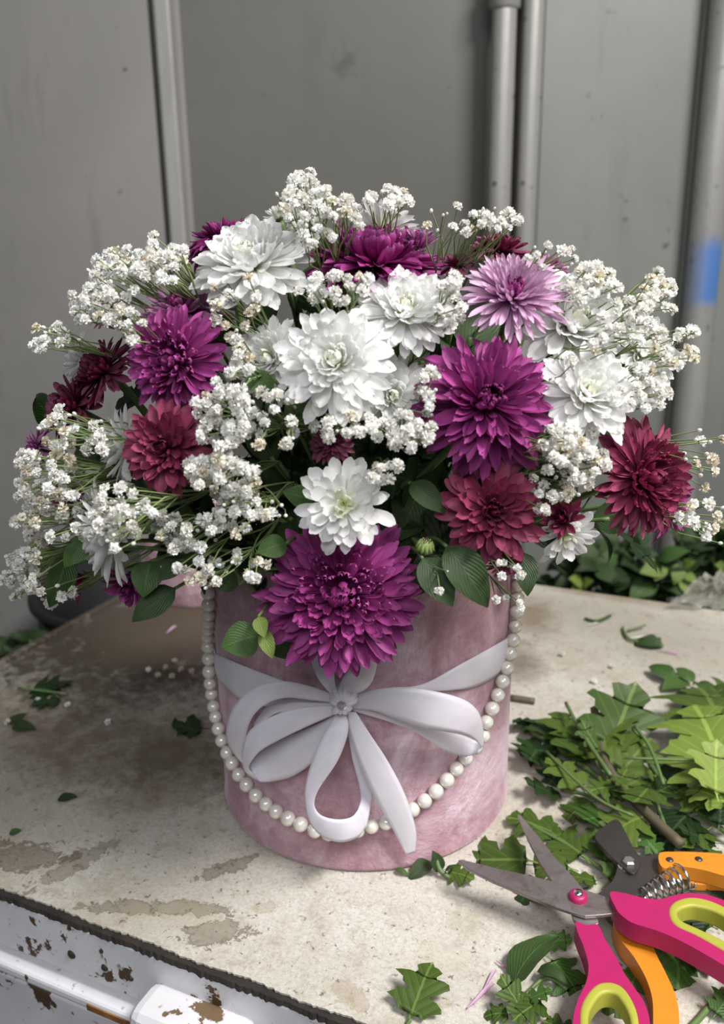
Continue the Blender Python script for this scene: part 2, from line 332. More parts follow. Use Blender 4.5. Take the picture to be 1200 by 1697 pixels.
# ================================================================== CABINET
PHI = R(-24.475); E1 = Vector((math.cos(PHI), math.sin(PHI), 0)); E2 = Vector((-math.sin(PHI), math.cos(PHI), 0))
A0, A1 = -0.3847, 1.05; B0, B1 = -0.1893, 0.4042
CM = Matrix((E1, E2, Vector((0, 0, 1)))).transposed().to_4x4()          # cabinet axes -> world
cab = thing('metal_cabinet', (0, 0, 0), 'old white painted metal cabinet with a stained chipped top under the hat box', 'cabinet', M=CM)
def top_mat():
    m, nt, bs = mat('worn_cabinet_top'); L = nt.links
    tc = nt.nodes.new('ShaderNodeTexCoord').outputs['Object']
    n1 = noise_(nt, tc, 5.5, 6, 0.62, 0.3); n2 = noise_(nt, tc, 34, 6, 0.7); n3 = noise_(nt, tc, 190, 4, 0.6); n4 = noise_(nt, tc, 13, 7, 0.72, 0.8); n5 = noise_(nt, tc, 75, 6, 0.75, 0.5); n6 = noise_(nt, tc, 420, 4, 0.7); n7 = noise_(nt, tc, 140, 5, 0.7, 2.0)
    col = ramp(nt, n1, [(0.3, (0.43, 0.40, 0.34)), (0.55, (0.59, 0.565, 0.51)), (0.75, (0.67, 0.65, 0.605))])
    col = mixc(nt, math_(nt, 'MULTIPLY', ramp(nt, n2, [(0.5, (0, 0, 0)), (0.72, (1, 1, 1))]), 0.55), col, (0.36, 0.30, 0.21))
    col = mixc(nt, math_(nt, 'MULTIPLY', ramp(nt, n4, [(0.50, (0, 0, 0)), (0.66, (1, 1, 1))]), 0.42), col, (0.30, 0.25, 0.17))
    col = mixc(nt, math_(nt, 'MULTIPLY', ramp(nt, n6, [(0.46, (0, 0, 0)), (0.66, (1, 1, 1))]), 0.55), col, (0.36, 0.32, 0.25))
    col = mixc(nt, math_(nt, 'MULTIPLY', ramp(nt, n5, [(0.54, (0, 0, 0)), (0.66, (1, 1, 1))]), 0.5), col, (0.30, 0.26, 0.19))
    col = mixc(nt, math_(nt, 'MULTIPLY', ramp(nt, n7, [(0.485, (0, 0, 0)), (0.5, (1, 1, 1)), (0.515, (0, 0, 0))]), 0.6), col, (0.20, 0.155, 0.10))
    sx = nt.nodes.new('ShaderNodeSeparateXYZ'); L.new(tc, sx.inputs[0])
    def blob(px, py, rx, ry, ang, soft, amt, c, nz=0.35, hard=False):
        p = CM.inverted() @ on_z(px, py); u = math_(nt, 'SUBTRACT', sx.outputs[0], p.x); v = math_(nt, 'SUBTRACT', sx.outputs[1], p.y)
        ca, sa = math.cos(ang), math.sin(ang)
        a = math_(nt, 'DIVIDE', math_(nt, 'ADD', math_(nt, 'MULTIPLY', u, ca), math_(nt, 'MULTIPLY', v, sa)), rx)
        b_ = math_(nt, 'DIVIDE', math_(nt, 'SUBTRACT', math_(nt, 'MULTIPLY', v, ca), math_(nt, 'MULTIPLY', u, sa)), ry)
        d = math_(nt, 'SQRT', math_(nt, 'ADD', math_(nt, 'MULTIPLY', a, a), math_(nt, 'MULTIPLY', b_, b_)))
        if soft < .4:
            d = math_(nt, 'ADD', d, math_(nt, 'MULTIPLY', math_(nt, 'SUBTRACT', n5, 0.5), 4.2))
            f = ramp(nt, d, [(0.70, (.72, .72, .72)), (0.86, (1, 1, 1)), (0.97, (1, 1, 1)), (1.0, (0, 0, 0))])
            f = math_(nt, 'MULTIPLY', f, ramp(nt, n6, [(.3, (1, 1, 1)), (.7, (.5, .5, .5))]))
        else:
            d = math_(nt, 'ADD', d, math_(nt, 'MULTIPLY', math_(nt, 'SUBTRACT', n4, 0.5), nz * 4))
            d = math_(nt, 'ADD', d, math_(nt, 'MULTIPLY', math_(nt, 'SUBTRACT', n5, 0.5), nz * 4))
            f = ramp(nt, d, [(1 - soft, (1, 1, 1)), (1.0, (0, 0, 0))])
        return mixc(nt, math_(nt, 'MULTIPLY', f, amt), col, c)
    # brown grime, with bouquet shadow painted in at back left and light falloff at back right, then small tape and glue marks near the front edge
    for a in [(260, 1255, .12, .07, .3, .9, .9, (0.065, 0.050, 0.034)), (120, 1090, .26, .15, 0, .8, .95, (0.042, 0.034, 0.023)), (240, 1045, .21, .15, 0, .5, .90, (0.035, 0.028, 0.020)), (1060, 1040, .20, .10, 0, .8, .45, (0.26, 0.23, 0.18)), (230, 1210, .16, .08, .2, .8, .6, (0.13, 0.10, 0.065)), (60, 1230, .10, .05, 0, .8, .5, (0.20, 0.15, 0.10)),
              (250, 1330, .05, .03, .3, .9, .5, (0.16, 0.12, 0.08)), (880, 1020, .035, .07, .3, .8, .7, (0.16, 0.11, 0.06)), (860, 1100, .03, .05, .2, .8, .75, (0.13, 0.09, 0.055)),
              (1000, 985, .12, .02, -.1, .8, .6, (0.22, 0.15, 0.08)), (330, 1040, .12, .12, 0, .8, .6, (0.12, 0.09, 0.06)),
              (40, 1420, .030, .013, .2, .15, 1.0, (0.084, 0.055, 0.029)), (125, 1430, .030, .008, 1.2, .15, .85, (0.113, 0.084, 0.046)), (265, 1505, .040, .006, .35, .2, .9, (0.109, 0.080, 0.042)),
              (370, 1440, .018, .006, .9, .2, .9, (0.084, 0.063, 0.034)), (355, 1545, .020, .009, .7, .15, .95, (0.092, 0.067, 0.038)), (435, 1505, .008, .005, .5, .2, .6, (0.33, 0.25, 0.15)), (290, 1520, .03, .010, .2, .2, .4, (0.38, 0.32, 0.2)),
              (580, 1650, .011, .006, -.3, .15, .6, (0.30, 0.22, 0.13)), (730, 1580, .016, .010, .4, .12, .4, (0.42, 0.35, 0.24)), (1080, 1240, .012, .05, .3, .5, .35, (0.3, 0.25, 0.2))]:
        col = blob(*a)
    # fine dark scratches
    for rot, sc_ in ((0.5, (3, 90, 1)), (1.9, (4, 120, 1)), (2.7, (5, 70, 1))):
        s = noise_(nt, mapping(nt, tc, sc_, rot=(0, 0, rot)), 1.0, 5, 0.8, 1.5)
        s = ramp(nt, s, [(0.665, (0, 0, 0)), (0.69, (1, 1, 1)), (0.72, (0, 0, 0))])
        col = mixc(nt, math_(nt, 'MULTIPLY', s, 0.6), col, (0.17, 0.13, 0.09))
    col = mixc(nt, math_(nt, 'MULTIPLY', ramp(nt, n3, [(0.62, (0, 0, 0)), (0.67, (1, 1, 1))]), 0.75), col, (0.12, 0.09, 0.06))
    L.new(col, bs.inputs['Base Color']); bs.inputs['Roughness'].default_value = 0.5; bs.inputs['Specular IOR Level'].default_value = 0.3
    bump(nt, bs, math_(nt, 'ADD', n5, math_(nt, 'MULTIPLY', n6, 0.4)), 0.45, 0.0012); return m
def white_metal(name, chip=0.60, rust=(0.10, 0.055, 0.03), base=(0.84, 0.83, 0.86)):
    m, nt, bs = mat(name); tc = nt.nodes.new('ShaderNodeTexCoord').outputs['Object']
    a = noise_(nt, tc, 26, 6, 0.65, 0.3); b = noise_(nt, tc, 7, 4, 0.6); c = noise_(nt, tc, 150, 3)
    col = ramp(nt, b, [(0.35, tuple(x * 0.78 for x in base)), (0.6, base)])
    col = mixc(nt, ramp(nt, a, [(chip, (0, 0, 0)), (chip + 0.015, (1, 1, 1))]), col, rust)
    col = mixc(nt, math_(nt, 'MULTIPLY', ramp(nt, c, [(0.66, (0, 0, 0)), (0.7, (1, 1, 1))]), 0.6), col, (0.2, 0.15, 0.1))
    nt.links.new(col, bs.inputs['Base Color']); bs.inputs['Roughness'].default_value = 0.4; bump(nt, bs, a, 0.3, 0.001); return m
M_top = top_mat(); M_wm = white_metal('chipped_white_metal', 0.655); M_wm2 = white_metal('chipped_white_fascia', 0.588)
M_chip = plain('chipped_dark_edge', (0.022, 0.017, 0.014), 0.85, var=0.5, scale=90)
# top sheet with ragged front edge
b = MB(); nx = 900; vs = []; fs = []
def fy(x): return B0 + 0.0016 * noise.noise(Vector((x * 30, 0, 0))) + 0.0009 * noise.noise(Vector((x * 300, 3, 0))) + 0.0012 * noise.noise(Vector((x * 900, 3, 4)))
for i in range(nx + 1):
    x = A0 + (A1 - A0) * i / nx; yf = fy(x)
    vs += [(x, yf, 0), (x, B1, 0), (x, yf, -0.0012), (x, B1, -0.0012)]
for i in range(nx):
    a = i * 4; fs += [(a, a + 4, a + 5, a + 1), (a + 2, a + 3, a + 7, a + 6), (a, a + 2, a + 6, a + 4), (a + 1, a + 5, a + 7, a + 3)]
fs += [(0, 1, 3, 2), (nx * 4, nx * 4 + 2, nx * 4 + 3, nx * 4 + 1)]
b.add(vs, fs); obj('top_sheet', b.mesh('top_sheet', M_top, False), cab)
# dark chipped edge band
b = MB(); vs = []; fs = []; nx = 900
for i in range(nx + 1):
    x = A0 + (A1 - A0) * i / nx; q = noise.noise(Vector((x * 420, 7, 0))) * 0.0010 + noise.noise(Vector((x * 60, 9, 0))) * 0.0010
    vs += [(x, B0 + 0.006, -0.0012), (x, B0 - 0.0035 + q, -0.0016), (x, B0 - 0.0045 + q, -0.0045 + q), (x, B0 + 0.006, -0.0060)]
for i in range(nx):
    a = i * 4
    for k in range(4): fs.append((a + k, a + (k + 1) % 4, a + 4 + (k + 1) % 4, a + 4 + k))
b.add(vs, [f[::-1] for f in fs]); obj('chipped_edge', b.mesh('chipped_edge', M_chip, False), cab)
def cbox(name, x0, x1, y0, y1, z0, z1, m, bv=0.0, parent=cab):
    b = MB(); b.box(((x0 + x1) / 2, (y0 + y1) / 2, (z0 + z1) / 2), (x1 - x0, y1 - y0, z1 - z0)); o = obj(name, b.mesh(name, m, False), parent)
    if bv: bevel(o, bv, 3)
    return o
cbox('body', A0 + 0.004, A1 - 0.004, B0 + 0.004, B1 - 0.004, FLOOR, -0.0055, M_wm)
cbox('fascia', A0 + 0.001, A1, B0 - 0.004, B0 + 0.006, -0.040, -0.0045, M_wm2, 0.001)
cbox('ledge', A0 + 0.001, A1, B0 - 0.010, B0 + 0.006, -0.056, -0.047, M_wm, 0.003)
cbox('front_panel', A0 + 0.002, A1, B0 - 0.005, B0 + 0.006, -0.62, -0.062, M_wm2, 0.002)
cbox('plinth', A0 + 0.02, A1 - .02, B0 + 0.02, B0 + 0.03, FLOOR, -0.63, M_chip)
cbox('rim', A0 - 0.004, A0 + 0.003, B0, B1 + 0.003, -0.025, 0.0035, M_top, 0.0015)
cbox('rim', A0 - 0.004, A1, B1 - 0.001, B1 + 0.004, -0.025, 0.0015, M_top, 0.001)
# handle block by the lower front edge
hp0 = CM.inverted() @ on_z(262, 1632, -0.028); hp1 = CM.inverted() @ on_z(428, 1697, -0.028)
hx0, hx1 = hp0.x, hp1.x + 0.004
hd = cbox('handle', hx0, hx1, B0 - 0.030, B0 - 0.002, -0.060, -0.018, white_metal('grimy_handle', 0.575, (0.16, 0.11, 0.06)), 0.008)
o = cbox('rust_strip', hx0 - 0.045, hx0 - 0.012, B0 - 0.0108, B0 - 0.009, -0.0545, -0.0505, plain('rust', (0.25, 0.11, 0.03), 0.8, var=0.5)); 
M_screw = plain('old_screw', (0.06, 0.045, 0.035), 0.5, 0.5)
for px, py, r in ((95, 1590, .003), (155, 1608, .0025), (200, 1625, .0018)):
    p = CM.inverted() @ on_z(px, py, -0.02)
    b = MB(); b.lathe([(0.0001, 0.0012), (r * .7, 0.001), (r, 0.0)], 12, M=Matrix.Translation((p.x, B0 - 0.004, -0.026)) @ Matrix.Rotation(R(90), 4, 'X'))
    obj('screw', b.mesh('screw', M_screw), cab)

# ================================================================== HAT BOX
BR, BH = 0.100, 0.20
def velvet():
    m, nt, bs = mat('pink_crushed_velvet'); L = nt.links
    tc = nt.nodes.new('ShaderNodeTexCoord').outputs['Object']
    a = noise_(nt, mapping(nt, tc, (16, 16, 12)), 1.0, 7, 0.72, 0.8); b2 = noise_(nt, mapping(nt, tc, (60, 60, 110)), 1.0, 5, 0.7, 0.6)
    c = noise_(nt, tc, 400, 2)
    f = math_(nt, 'ADD', math_(nt, 'MULTIPLY', a, 0.75), math_(nt, 'MULTIPLY', b2, 0.25))
    col = ramp(nt, f, [(0.36, (0.34, 0.18, 0.22)), (0.47, (0.46, 0.275, 0.325)), (0.55, (0.57, 0.40, 0.455)), (0.66, (0.76, 0.62, 0.69))])
    L.new(col, bs.inputs['Base Color']); bs.inputs['Roughness'].default_value = 0.62
    bs.inputs['Sheen Weight'].default_value = 0.55; bs.inputs['Sheen Roughness'].default_value = 0.35; bs.inputs['Sheen Tint'].default_value = (1.0, 0.82, 0.90, 1)
    bs.inputs['Specular IOR Level'].default_value = 0.25
    bump(nt, bs, math_(nt, 'ADD', f, math_(nt, 'MULTIPLY', c, 0.12)), 0.9, 0.004); return m
M_velvet = velvet()
hat = thing('hat_box', (0, 0, 0), 'round pink crushed velvet hat box with pearls and a white bow, holding the bouquet', 'box')
b = MB(); b.lathe([(0.0001, 0), (BR - .002, 0), (BR, 0.0015), (BR + .0008, 0.004), (BR, 0.0065), (BR, 0.1), (BR, BH - 0.004), (BR - 0.001, BH), (BR - 0.003, BH), (BR - 0.004, BH - 0.005), (BR - 0.004, 0.01), (0.0001, 0.01)], 128)
obj('body', b.mesh('body', M_velvet), hat)
b = MB(); b.lathe([(0.0001, .17), (BR - .006, .17), (BR - .006, .012), (0.0001, .012)], 40)
foam = obj('floral_foam', b.mesh('floral_foam', plain('floral_foam', (0.03, 0.09, 0.04), 0.9)), hat)
# pearls
def pearl_mat():
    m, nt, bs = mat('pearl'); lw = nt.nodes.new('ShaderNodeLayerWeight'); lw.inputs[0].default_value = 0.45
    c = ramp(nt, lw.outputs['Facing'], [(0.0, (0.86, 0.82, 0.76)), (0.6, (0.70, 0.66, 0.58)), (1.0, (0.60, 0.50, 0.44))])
    nt.links.new(c, bs.inputs['Base Color']); bs.inputs['Roughness'].default_value = 0.22; bs.inputs['Metallic'].default_value = 0.15
    bs.inputs['Coat Weight'].default_value = 0.8; bs.inputs['Coat Roughness'].default_value = 0.08; return m
M_pearl = pearl_mat()
pp = [(347, 940), (345, 968), (346, 1002), (345, 1027), (344, 1055), (345, 1080), (346, 1105), (348, 1131), (352, 1157), (356, 1182), (362, 1208), (370, 1234), (381, 1257), (393, 1280), (410, 1302), (427, 1321), (448, 1338), (471, 1353), (496, 1365),
      (522, 1376), (549, 1381), (577, 1380), (616, 1369), (640, 1363), (671, 1350), (696, 1333), (719, 1315), (741, 1293), (760, 1271), (778, 1250), (792, 1233), (801, 1220), (807, 1195), (819, 1168), (829, 1141), (838, 1114), (845, 1086), (851, 1059), (855, 1031), (857, 1001), (859, 972), (860, 945)]
PR = 0.0046
cur = [on_cyl(x, y, BR + PR * 0.95) for x, y in pp]
cur = [on_cyl(347, 905, BR + PR)] + cur + [on_cyl(859, 912, BR + PR)]
pth = catmull(cur, 12)
strand_b = MB(); strand_b.tube(pth, 0.0006, 5)
strand = obj('pearl_strand', strand_b.mesh('cord', plain('cord', (0.6, 0.57, 0.5))), hat)
b = MB(); b.lathe([(PR * math.sin(math.pi * k / 14) + 1e-6, -PR * math.cos(math.pi * k / 14)) for k in range(15)], 24); pm = b.mesh('pearl', M_pearl)
acc = 0; last = pth[0]; nxt = 0.0
for q in pth:
    acc += (q - last).length; last = q
    if acc >= nxt:
        o = obj('pearl', pm, strand, Matrix.Translation(q) @ Euler((rnd.uniform(0, 6), rnd.uniform(0, 6), 0)).to_matrix().to_4x4() @ Matrix.Scale(rnd.uniform(.96, 1.03), 4)); nxt += PR * 1.93
# ribbon
def satin():
    m, nt, bs = mat('white_satin'); bs.inputs['Base Color'].default_value = (0.80, 0.76, 0.84, 1)
    uv = nt.nodes.new('ShaderNodeUVMap'); uv.uv_map = 'uv'
    n = noise_(nt, mapping(nt, uv.outputs[0], (3, 300, 1)), 1.0, 2); n2 = noise_(nt, mapping(nt, uv.outputs[0], (1.5, 5, 1)), 1.0, 2)
    nt.links.new(ramp(nt, n2, [(0.3, (0.82, 0.78, 0.86)), (0.7, (0.92, 0.89, 0.95))]), bs.inputs['Base Color'])
    bs.inputs['Roughness'].default_value = 0.33; bs.inputs['Anisotropic'].default_value = 0.6; bs.inputs['Sheen Weight'].default_value = 0.25
    bump(nt, bs, math_(nt, 'ADD', n, math_(nt, 'MULTIPLY', n2, 2)), 0.25, 0.0006)
    tr = nt.nodes.new('ShaderNodeBsdfTranslucent'); tr.inputs[0].default_value = (0.8, 0.76, 0.84, 1)
    ms = nt.nodes.new('ShaderNodeMixShader'); ms.inputs[0].default_value = 0.15
    nt.links.new(bs.outputs[0], ms.inputs[1]); nt.links.new(tr.outputs[0], ms.inputs[2]); nt.links.new(ms.outputs[0], nt.nodes['Material Output'].inputs[0])
    return m
M_satin = satin()
def ribbon(name, ea, eb, offa, offb=None, parent=None, cols=6, extra=None):
    """ribbon between two edge curves; offsets = height above the box wall"""
    offb = offb or offa
    pa = catmull([on_cyl(x, y, BR + o) for (x, y), o in zip(ea, offa)], 8)
    pb = catmull([on_cyl(x, y, BR + o) for (x, y), o in zip(eb, offb)], 8)
    vs = []; fs = []; uv = []; K = len(pa)
    for i in range(K):
        for k in range(cols + 1):
            t = k / cols; p = pa[i].lerp(pb[i], t)
            n = Vector((p.x, p.y, 0)).normalized(); wd = (pa[i] - pb[i]).length
            vs.append(p + n * (math.sin(t * math.pi) * wd * 0.06)); uv.append((t, i / K))
    for i in range(K - 1):
        for k in range(cols): a = i * (cols + 1) + k; fs.append((a, a + 1, a + cols + 2, a + cols + 1))
    o = obj(name, mesh(name, vs, fs, M_satin, uv), parent)
    s = o.modifiers.new('solid', 'SOLIDIFY'); s.thickness = 0.0005; s.offset = 0
    return o
e = 0.0012
ribbon('ribbon_band', [(356, 1083), (375, 1091), (400, 1102), (475, 1130), (556, 1152)], [(361, 1124), (378, 1142), (400, 1160), (460, 1172), (556, 1164)], [e, e, e, e * 2, e * 5], parent=hat)
ribbon('ribbon_band', [(848, 1052), (830, 1064), (765, 1100), (700, 1134), (640, 1141), (584, 1153)], [(848, 1092), (828, 1116), (790, 1137), (745, 1144), (660, 1148), (584, 1160)], [e, e, e, e * 2, e * 3, e * 6], parent=hat)
b = MB(); vs = []; fs = []; uv = []
pl, pr_ = on_cyl(356, 1083, BR + e), on_cyl(848, 1052, BR + e); al, ar = math.atan2(pl.y, pl.x), math.atan2(pr_.y, pr_.x)
for i in range(41):
    t = i / 40; a = ar + ((al - ar) % (2 * math.pi)) * t; z = pr_.z + (pl.z - pr_.z) * t
    for dz in (0, -0.0145): vs.append(((BR + e) * math.cos(a), (BR + e) * math.sin(a), z + dz)); uv.append((0 if dz == 0 else 1, t))
for i in range(40): fs.append((2 * i, 2 * i + 1, 2 * i + 3, 2 * i + 2))
o = obj('ribbon_band', mesh('ribbon_band', vs, fs, M_satin, uv), hat); s = o.modifiers.new('solid', 'SOLIDIFY'); s.thickness = 0.0005
bow = obj('bow', None, hat)
bow.empty_display_size = 0.01
# knot as bow's own child; loops as children
def cp(L): return [(300 + x / 2, 980 + y / 2) for x, y in L]
ribbon('loop', cp([(515, 345), (420, 312), (330, 298), (240, 322), (178, 378), (152, 450), (160, 515), (208, 575)]), cp([(512, 368), (430, 360), (350, 352), (285, 372), (243, 408), (222, 450), (212, 500), (206, 545)]), [.006, .012, .016, .020, .022, .021, .016, .010], parent=bow)
ribbon('loop', cp([(515, 372), (420, 368), (330, 372), (280, 385), (240, 440)]), cp([(515, 385), (430, 392), (340, 400), (300, 412), (250, 460)]), [.005, .006, .006, .008, .012], parent=bow)
ribbon('loop', cp([(515, 378), (400, 385), (300, 415), (228, 462), (204, 530), (212, 595), (262, 630)]), cp([(522, 402), (430, 442), (330, 490), (268, 525), (236, 560), (226, 590), (275, 620)]), [.008, .016, .021, .024, .024, .020, .012], parent=bow)
ribbon('loop', cp([(262, 631), (300, 630), (370, 612), (440, 562), (500, 480), (542, 415)]), cp([(226, 575), (262, 530), (330, 492), (400, 462), (470, 432), (528, 395)]), [.016, .010, .007, .006, .006, .006], parent=bow)
ribbon('loop', cp([(520, 400), (480, 460), (440, 545), (413, 640), (413, 710), (432, 775), (475, 815), (530, 831), (585, 815), (612, 780)]), cp([(552, 410), (553, 470), (520, 560), (460, 650), (442, 700), (455, 735), (490, 752), (535, 756), (570, 745), (592, 715)]), [.008, .014, .018, .020, .021, .022, .023, .022, .018, .014], parent=bow)
ribbon('loop', cp([(614, 785), (628, 710), (634, 640), (612, 540), (572, 410)]), cp([(583, 730), (596, 690), (590, 640), (565, 540), (548, 410)]), [.012, .008, .006, .006, .007], parent=bow)
ribbon('tail', cp([(552, 400), (562, 470), (592, 570), (640, 680), (700, 785), (745, 872)]), cp([(580, 400), (625, 470), (690, 570), (745, 680), (778, 790), (775, 862)]), [.009, .012, .013, .012, .009, .006], parent=bow)
ribbon('loop', cp([(568, 355), (640, 326), (750, 318), (850, 333), (940, 360), (985, 400), (1001, 455), (1001, 512)]), cp([(565, 388), (640, 396), (730, 428), (800, 452), (870, 464), (930, 474), (970, 490), (997, 516)]), [.007, .014, .020, .024, .026, .026, .023, .019], parent=bow)
ribbon('loop', cp([(1001, 505), (975, 495), (930, 476), (860, 462), (780, 446), (700, 415), (565, 380)]), cp([(985, 532), (955, 546), (920, 543), (860, 520), (780, 468), (690, 432), (570, 396)]), [.018, .012, .010, .010, .010, .009, .006], parent=bow)
ribbon('loop', cp([(585, 150), (598, 215), (618, 260), (634, 295)]), cp([(600, 120), (655, 165), (650, 240), (634, 300)]), [.004, .005, .007, .012], parent=bow)
ribbon('loop', cp([(655, 140), (636, 200), (590, 225), (545, 275), (515, 330)]), cp([(657, 160), (650, 235), (636, 292), (610, 325), (560, 348)]), [.004, .016, .018, .016, .010], parent=bow)
ribbon('loop', cp([(425, 215), (450, 280), (480, 322), (512, 352)]), cp([(505, 200), (508, 270), (512, 310), (530, 345)]), [.006, .012, .012, .009], parent=bow)
# gathered knot and small clear stone
kp = on_cyl(569, 1158, BR + 0.012); kb = MB()
nrm = Vector((kp.x, kp.y, 0)).normalized()
for i in range(14):
    a = 2 * math.pi * i / 14; d = RT * math.cos(a) + UP * math.sin(a); l = rnd.uniform(.0045, .0085)
    kb.tube(catmull([kp - nrm * .006 + d * l * 0.4, kp + d * l * .9 + nrm * .001, kp + d * l * .55 + nrm * .005, kp + nrm * .004 + d * .001], 4), [rnd.uniform(.0012, .0019)] * 13, 6)
obj('knot', kb.mesh('knot', M_satin), bow)
b = MB(); q = kp + nrm * .0075
for rr_, hh in ((.0030, 0),):
    b.lathe([(0.0001, 0.0022), (rr_ * .55, 0.0020), (rr_, 0.0004), (rr_ * .6, -.002), (.0001, -.003)], 8, M=frame_z(q, nrm))
mg, nt, bs = mat('clear_stone'); bs.inputs['Base Color'].default_value = (0.75, 0.68, 0.74, 1); bs.inputs['Roughness'].default_value = 0.05; bs.inputs['Metallic'].default_value = .6
obj('clear_stone', b.mesh('clear_stone', mg, False), bow)

# ================================================================== FLOWER KIT
def petal_mesh(W, cup, curl, tip, mname, a=0.55, rows=7, cols=4, wob=0.0, seed=0):
    """unit-length petal along +X, inner face +Z"""
    r = random.Random(seed); vs = []; uv = []; fs = []
    x = z = 0.0; pos = []; tw = r.uniform(-.12, .12)
    V = [1 - (1 - i / rows) ** 1.55 for i in range(rows + 1)]
    for i in range(rows + 1):
        v = V[i]; pos.append((x, z)); th = curl * (v ** 1.3) + (wob * math.sin(v * 7 + seed)); dv = (V[i + 1] - v) if i < rows else 0; x += math.cos(th) * dv; z += math.sin(th) * dv
    for i in range(rows + 1):
        v = V[i]; v2 = v
        wd = W * (0.28 + 0.72 * min(1, v2 / a) ** 0.9) * (1 if v2 < a else max(0.0, 1 - ((v2 - a) / (1 - a)) ** tip) ** 0.55)
        if i == rows: wd = W * (0.50 if tip > 2.1 else 0.3)
        for k in range(cols + 1):
            u = (k / cols) * 2 - 1
            px, pz = pos[i]
            back = (0.075 * u * u if i == rows else 0.02 * u * u if i == rows - 1 else 0)
            vs.append((px - back, u * wd, pz + cup * wd * (u * u) * (1 - .5 * v) + tw * u * wd * v)); uv.append(((u + 1) / 2, v))
    for i in range(rows):
        for k in range(cols): q = i * (cols + 1) + k; fs.append((q, q + 1, q + cols + 2, q + cols + 1))
    return mesh('petal', vs, fs, PM[mname], uv)
# shape families: (n, width, a, tip, list of (cup, curl) for inner, mid, outer, elev inner/outer, length inner/outer)
FAM = {
 'decor':  dict(n=118, W=.128, a=.70, tip=3.0, inner=(1.0, 1.3), mid=(.7, .75), outer=(.55, .05), e=(8, 98), l=(.26, 1.0), pw=.60),
 'daisy':  dict(n=54, W=.150, a=.70, tip=3.0, inner=(.8, .9), mid=(.6, .35), outer=(.5, -.05), e=(34, 92), l=(.34, 1.0), pw=.6),
 'dense':  dict(n=225, W=.082, a=.70, tip=2.6, inner=(1.5, 1.6), mid=(1.2, .95), outer=(.95, .15), e=(2, 106), l=(.20, 1.0), pw=.58),
 'spiky':  dict(n=185, W=.090, a=.58, tip=1.9, inner=(1.5, 1.2), mid=(1.4, .45), outer=(1.2, -.30), e=(4, 114), l=(.24, 1.04), pw=.55),
 'mid':    dict(n=104, W=.122, a=.66, tip=2.4, inner=(1.2, 1.0), mid=(.9, .5), outer=(.7, -.1), e=(12, 102), l=(.26, 1.0), pw=.58),
 'quill':  dict(n=190, W=.060, a=.70, tip=2.6, inner=(1.5, 1.2), mid=(1.3, .55), outer=(1.0, .05), e=(4, 96), l=(.22, 1.0), pw=.6),
 'bud':    dict(n=38, W=.13, a=.6, tip=2.1, inner=(1.2, .5), mid=(1.0, .3), outer=(.8, .1), e=(2, 42), l=(.6, 1.0), pw=.6),
 'half':   dict(n=72, W=.13, a=.66, tip=2.4, inner=(1.1, .8), mid=(.8, .35), outer=(.6, -.15), e=(4, 84), l=(.45, 1.0), pw=.6),
}
_pc = {}
CORE = {'white': 'white_core', 'purple': 'dark_purple', 'crimson': 'burgundy', 'lilac': 'purple', 'purple_pale': 'purple'}
def petals_for(fam, col):
    k = (fam, col)
    if k not in _pc:
        F = FAM[fam]; L = []
        for z, (cup, curl) in enumerate((F['inner'], F['mid'], F['outer'])):
            L.append([petal_mesh(F['W'] * wv, cup, curl + dc, F['tip'], CORE.get(col, col) if z == 0 else col, F['a'], wob=.05, seed=hash((z, j)) % 97) for j, (wv, dc) in enumerate(((1, 0), (.86, .18), (1.12, -.15)))])
        _pc[k] = L
    return _pc[k]
def centre_mesh(m, n=46, h=.10, r=.16):
    b = MB()
    for i in range(n):
        t = (i + .5) / n; a = i * 2.39996; rr = r * math.sqrt(t); q = Vector((math.cos(a) * rr, math.sin(a) * rr, h * (1 - .6 * t)))
        d = (Vector((math.cos(a) * t * .7, math.sin(a) * t * .7, 1))).normalized()
        b.tube([q - d * .06, q + d * .05, q + d * .085], [.016, .019, .006], 5)
    return b.mesh('flower_centre', m)
CENT = {'y': centre_mesh(M_floret), 'r': centre_mesh(M_dark_floret, 40, .08, .12)}
calyx_mb = MB()
for i in range(12):
    a = 2 * math.pi * i / 12; c_, s_ = math.cos(a), math.sin(a); t_ = Vector((-s_, c_, 0))
    calyx_mb.add([Vector((c_ * .05, s_ * .05, -.17)) - t_ * .03, Vector((c_ * .05, s_ * .05, -.17)) + t_ * .03, Vector((c_ * .2, s_ * .2, -.09)) + t_ * .05, Vector((c_ * .30, s_ * .30, .0)), Vector((c_ * .2, s_ * .2, -.09)) - t_ * .05], [(0, 1, 2, 3, 4)])
calyx_mb.lathe([(.03, -.2), (.12, -.16), (.17, -.06), (.12, 0.0)], 12)
CALYX = calyx_mb.mesh('calyx', M_stem)
ANCH = Vector((0, 0, 0.165))
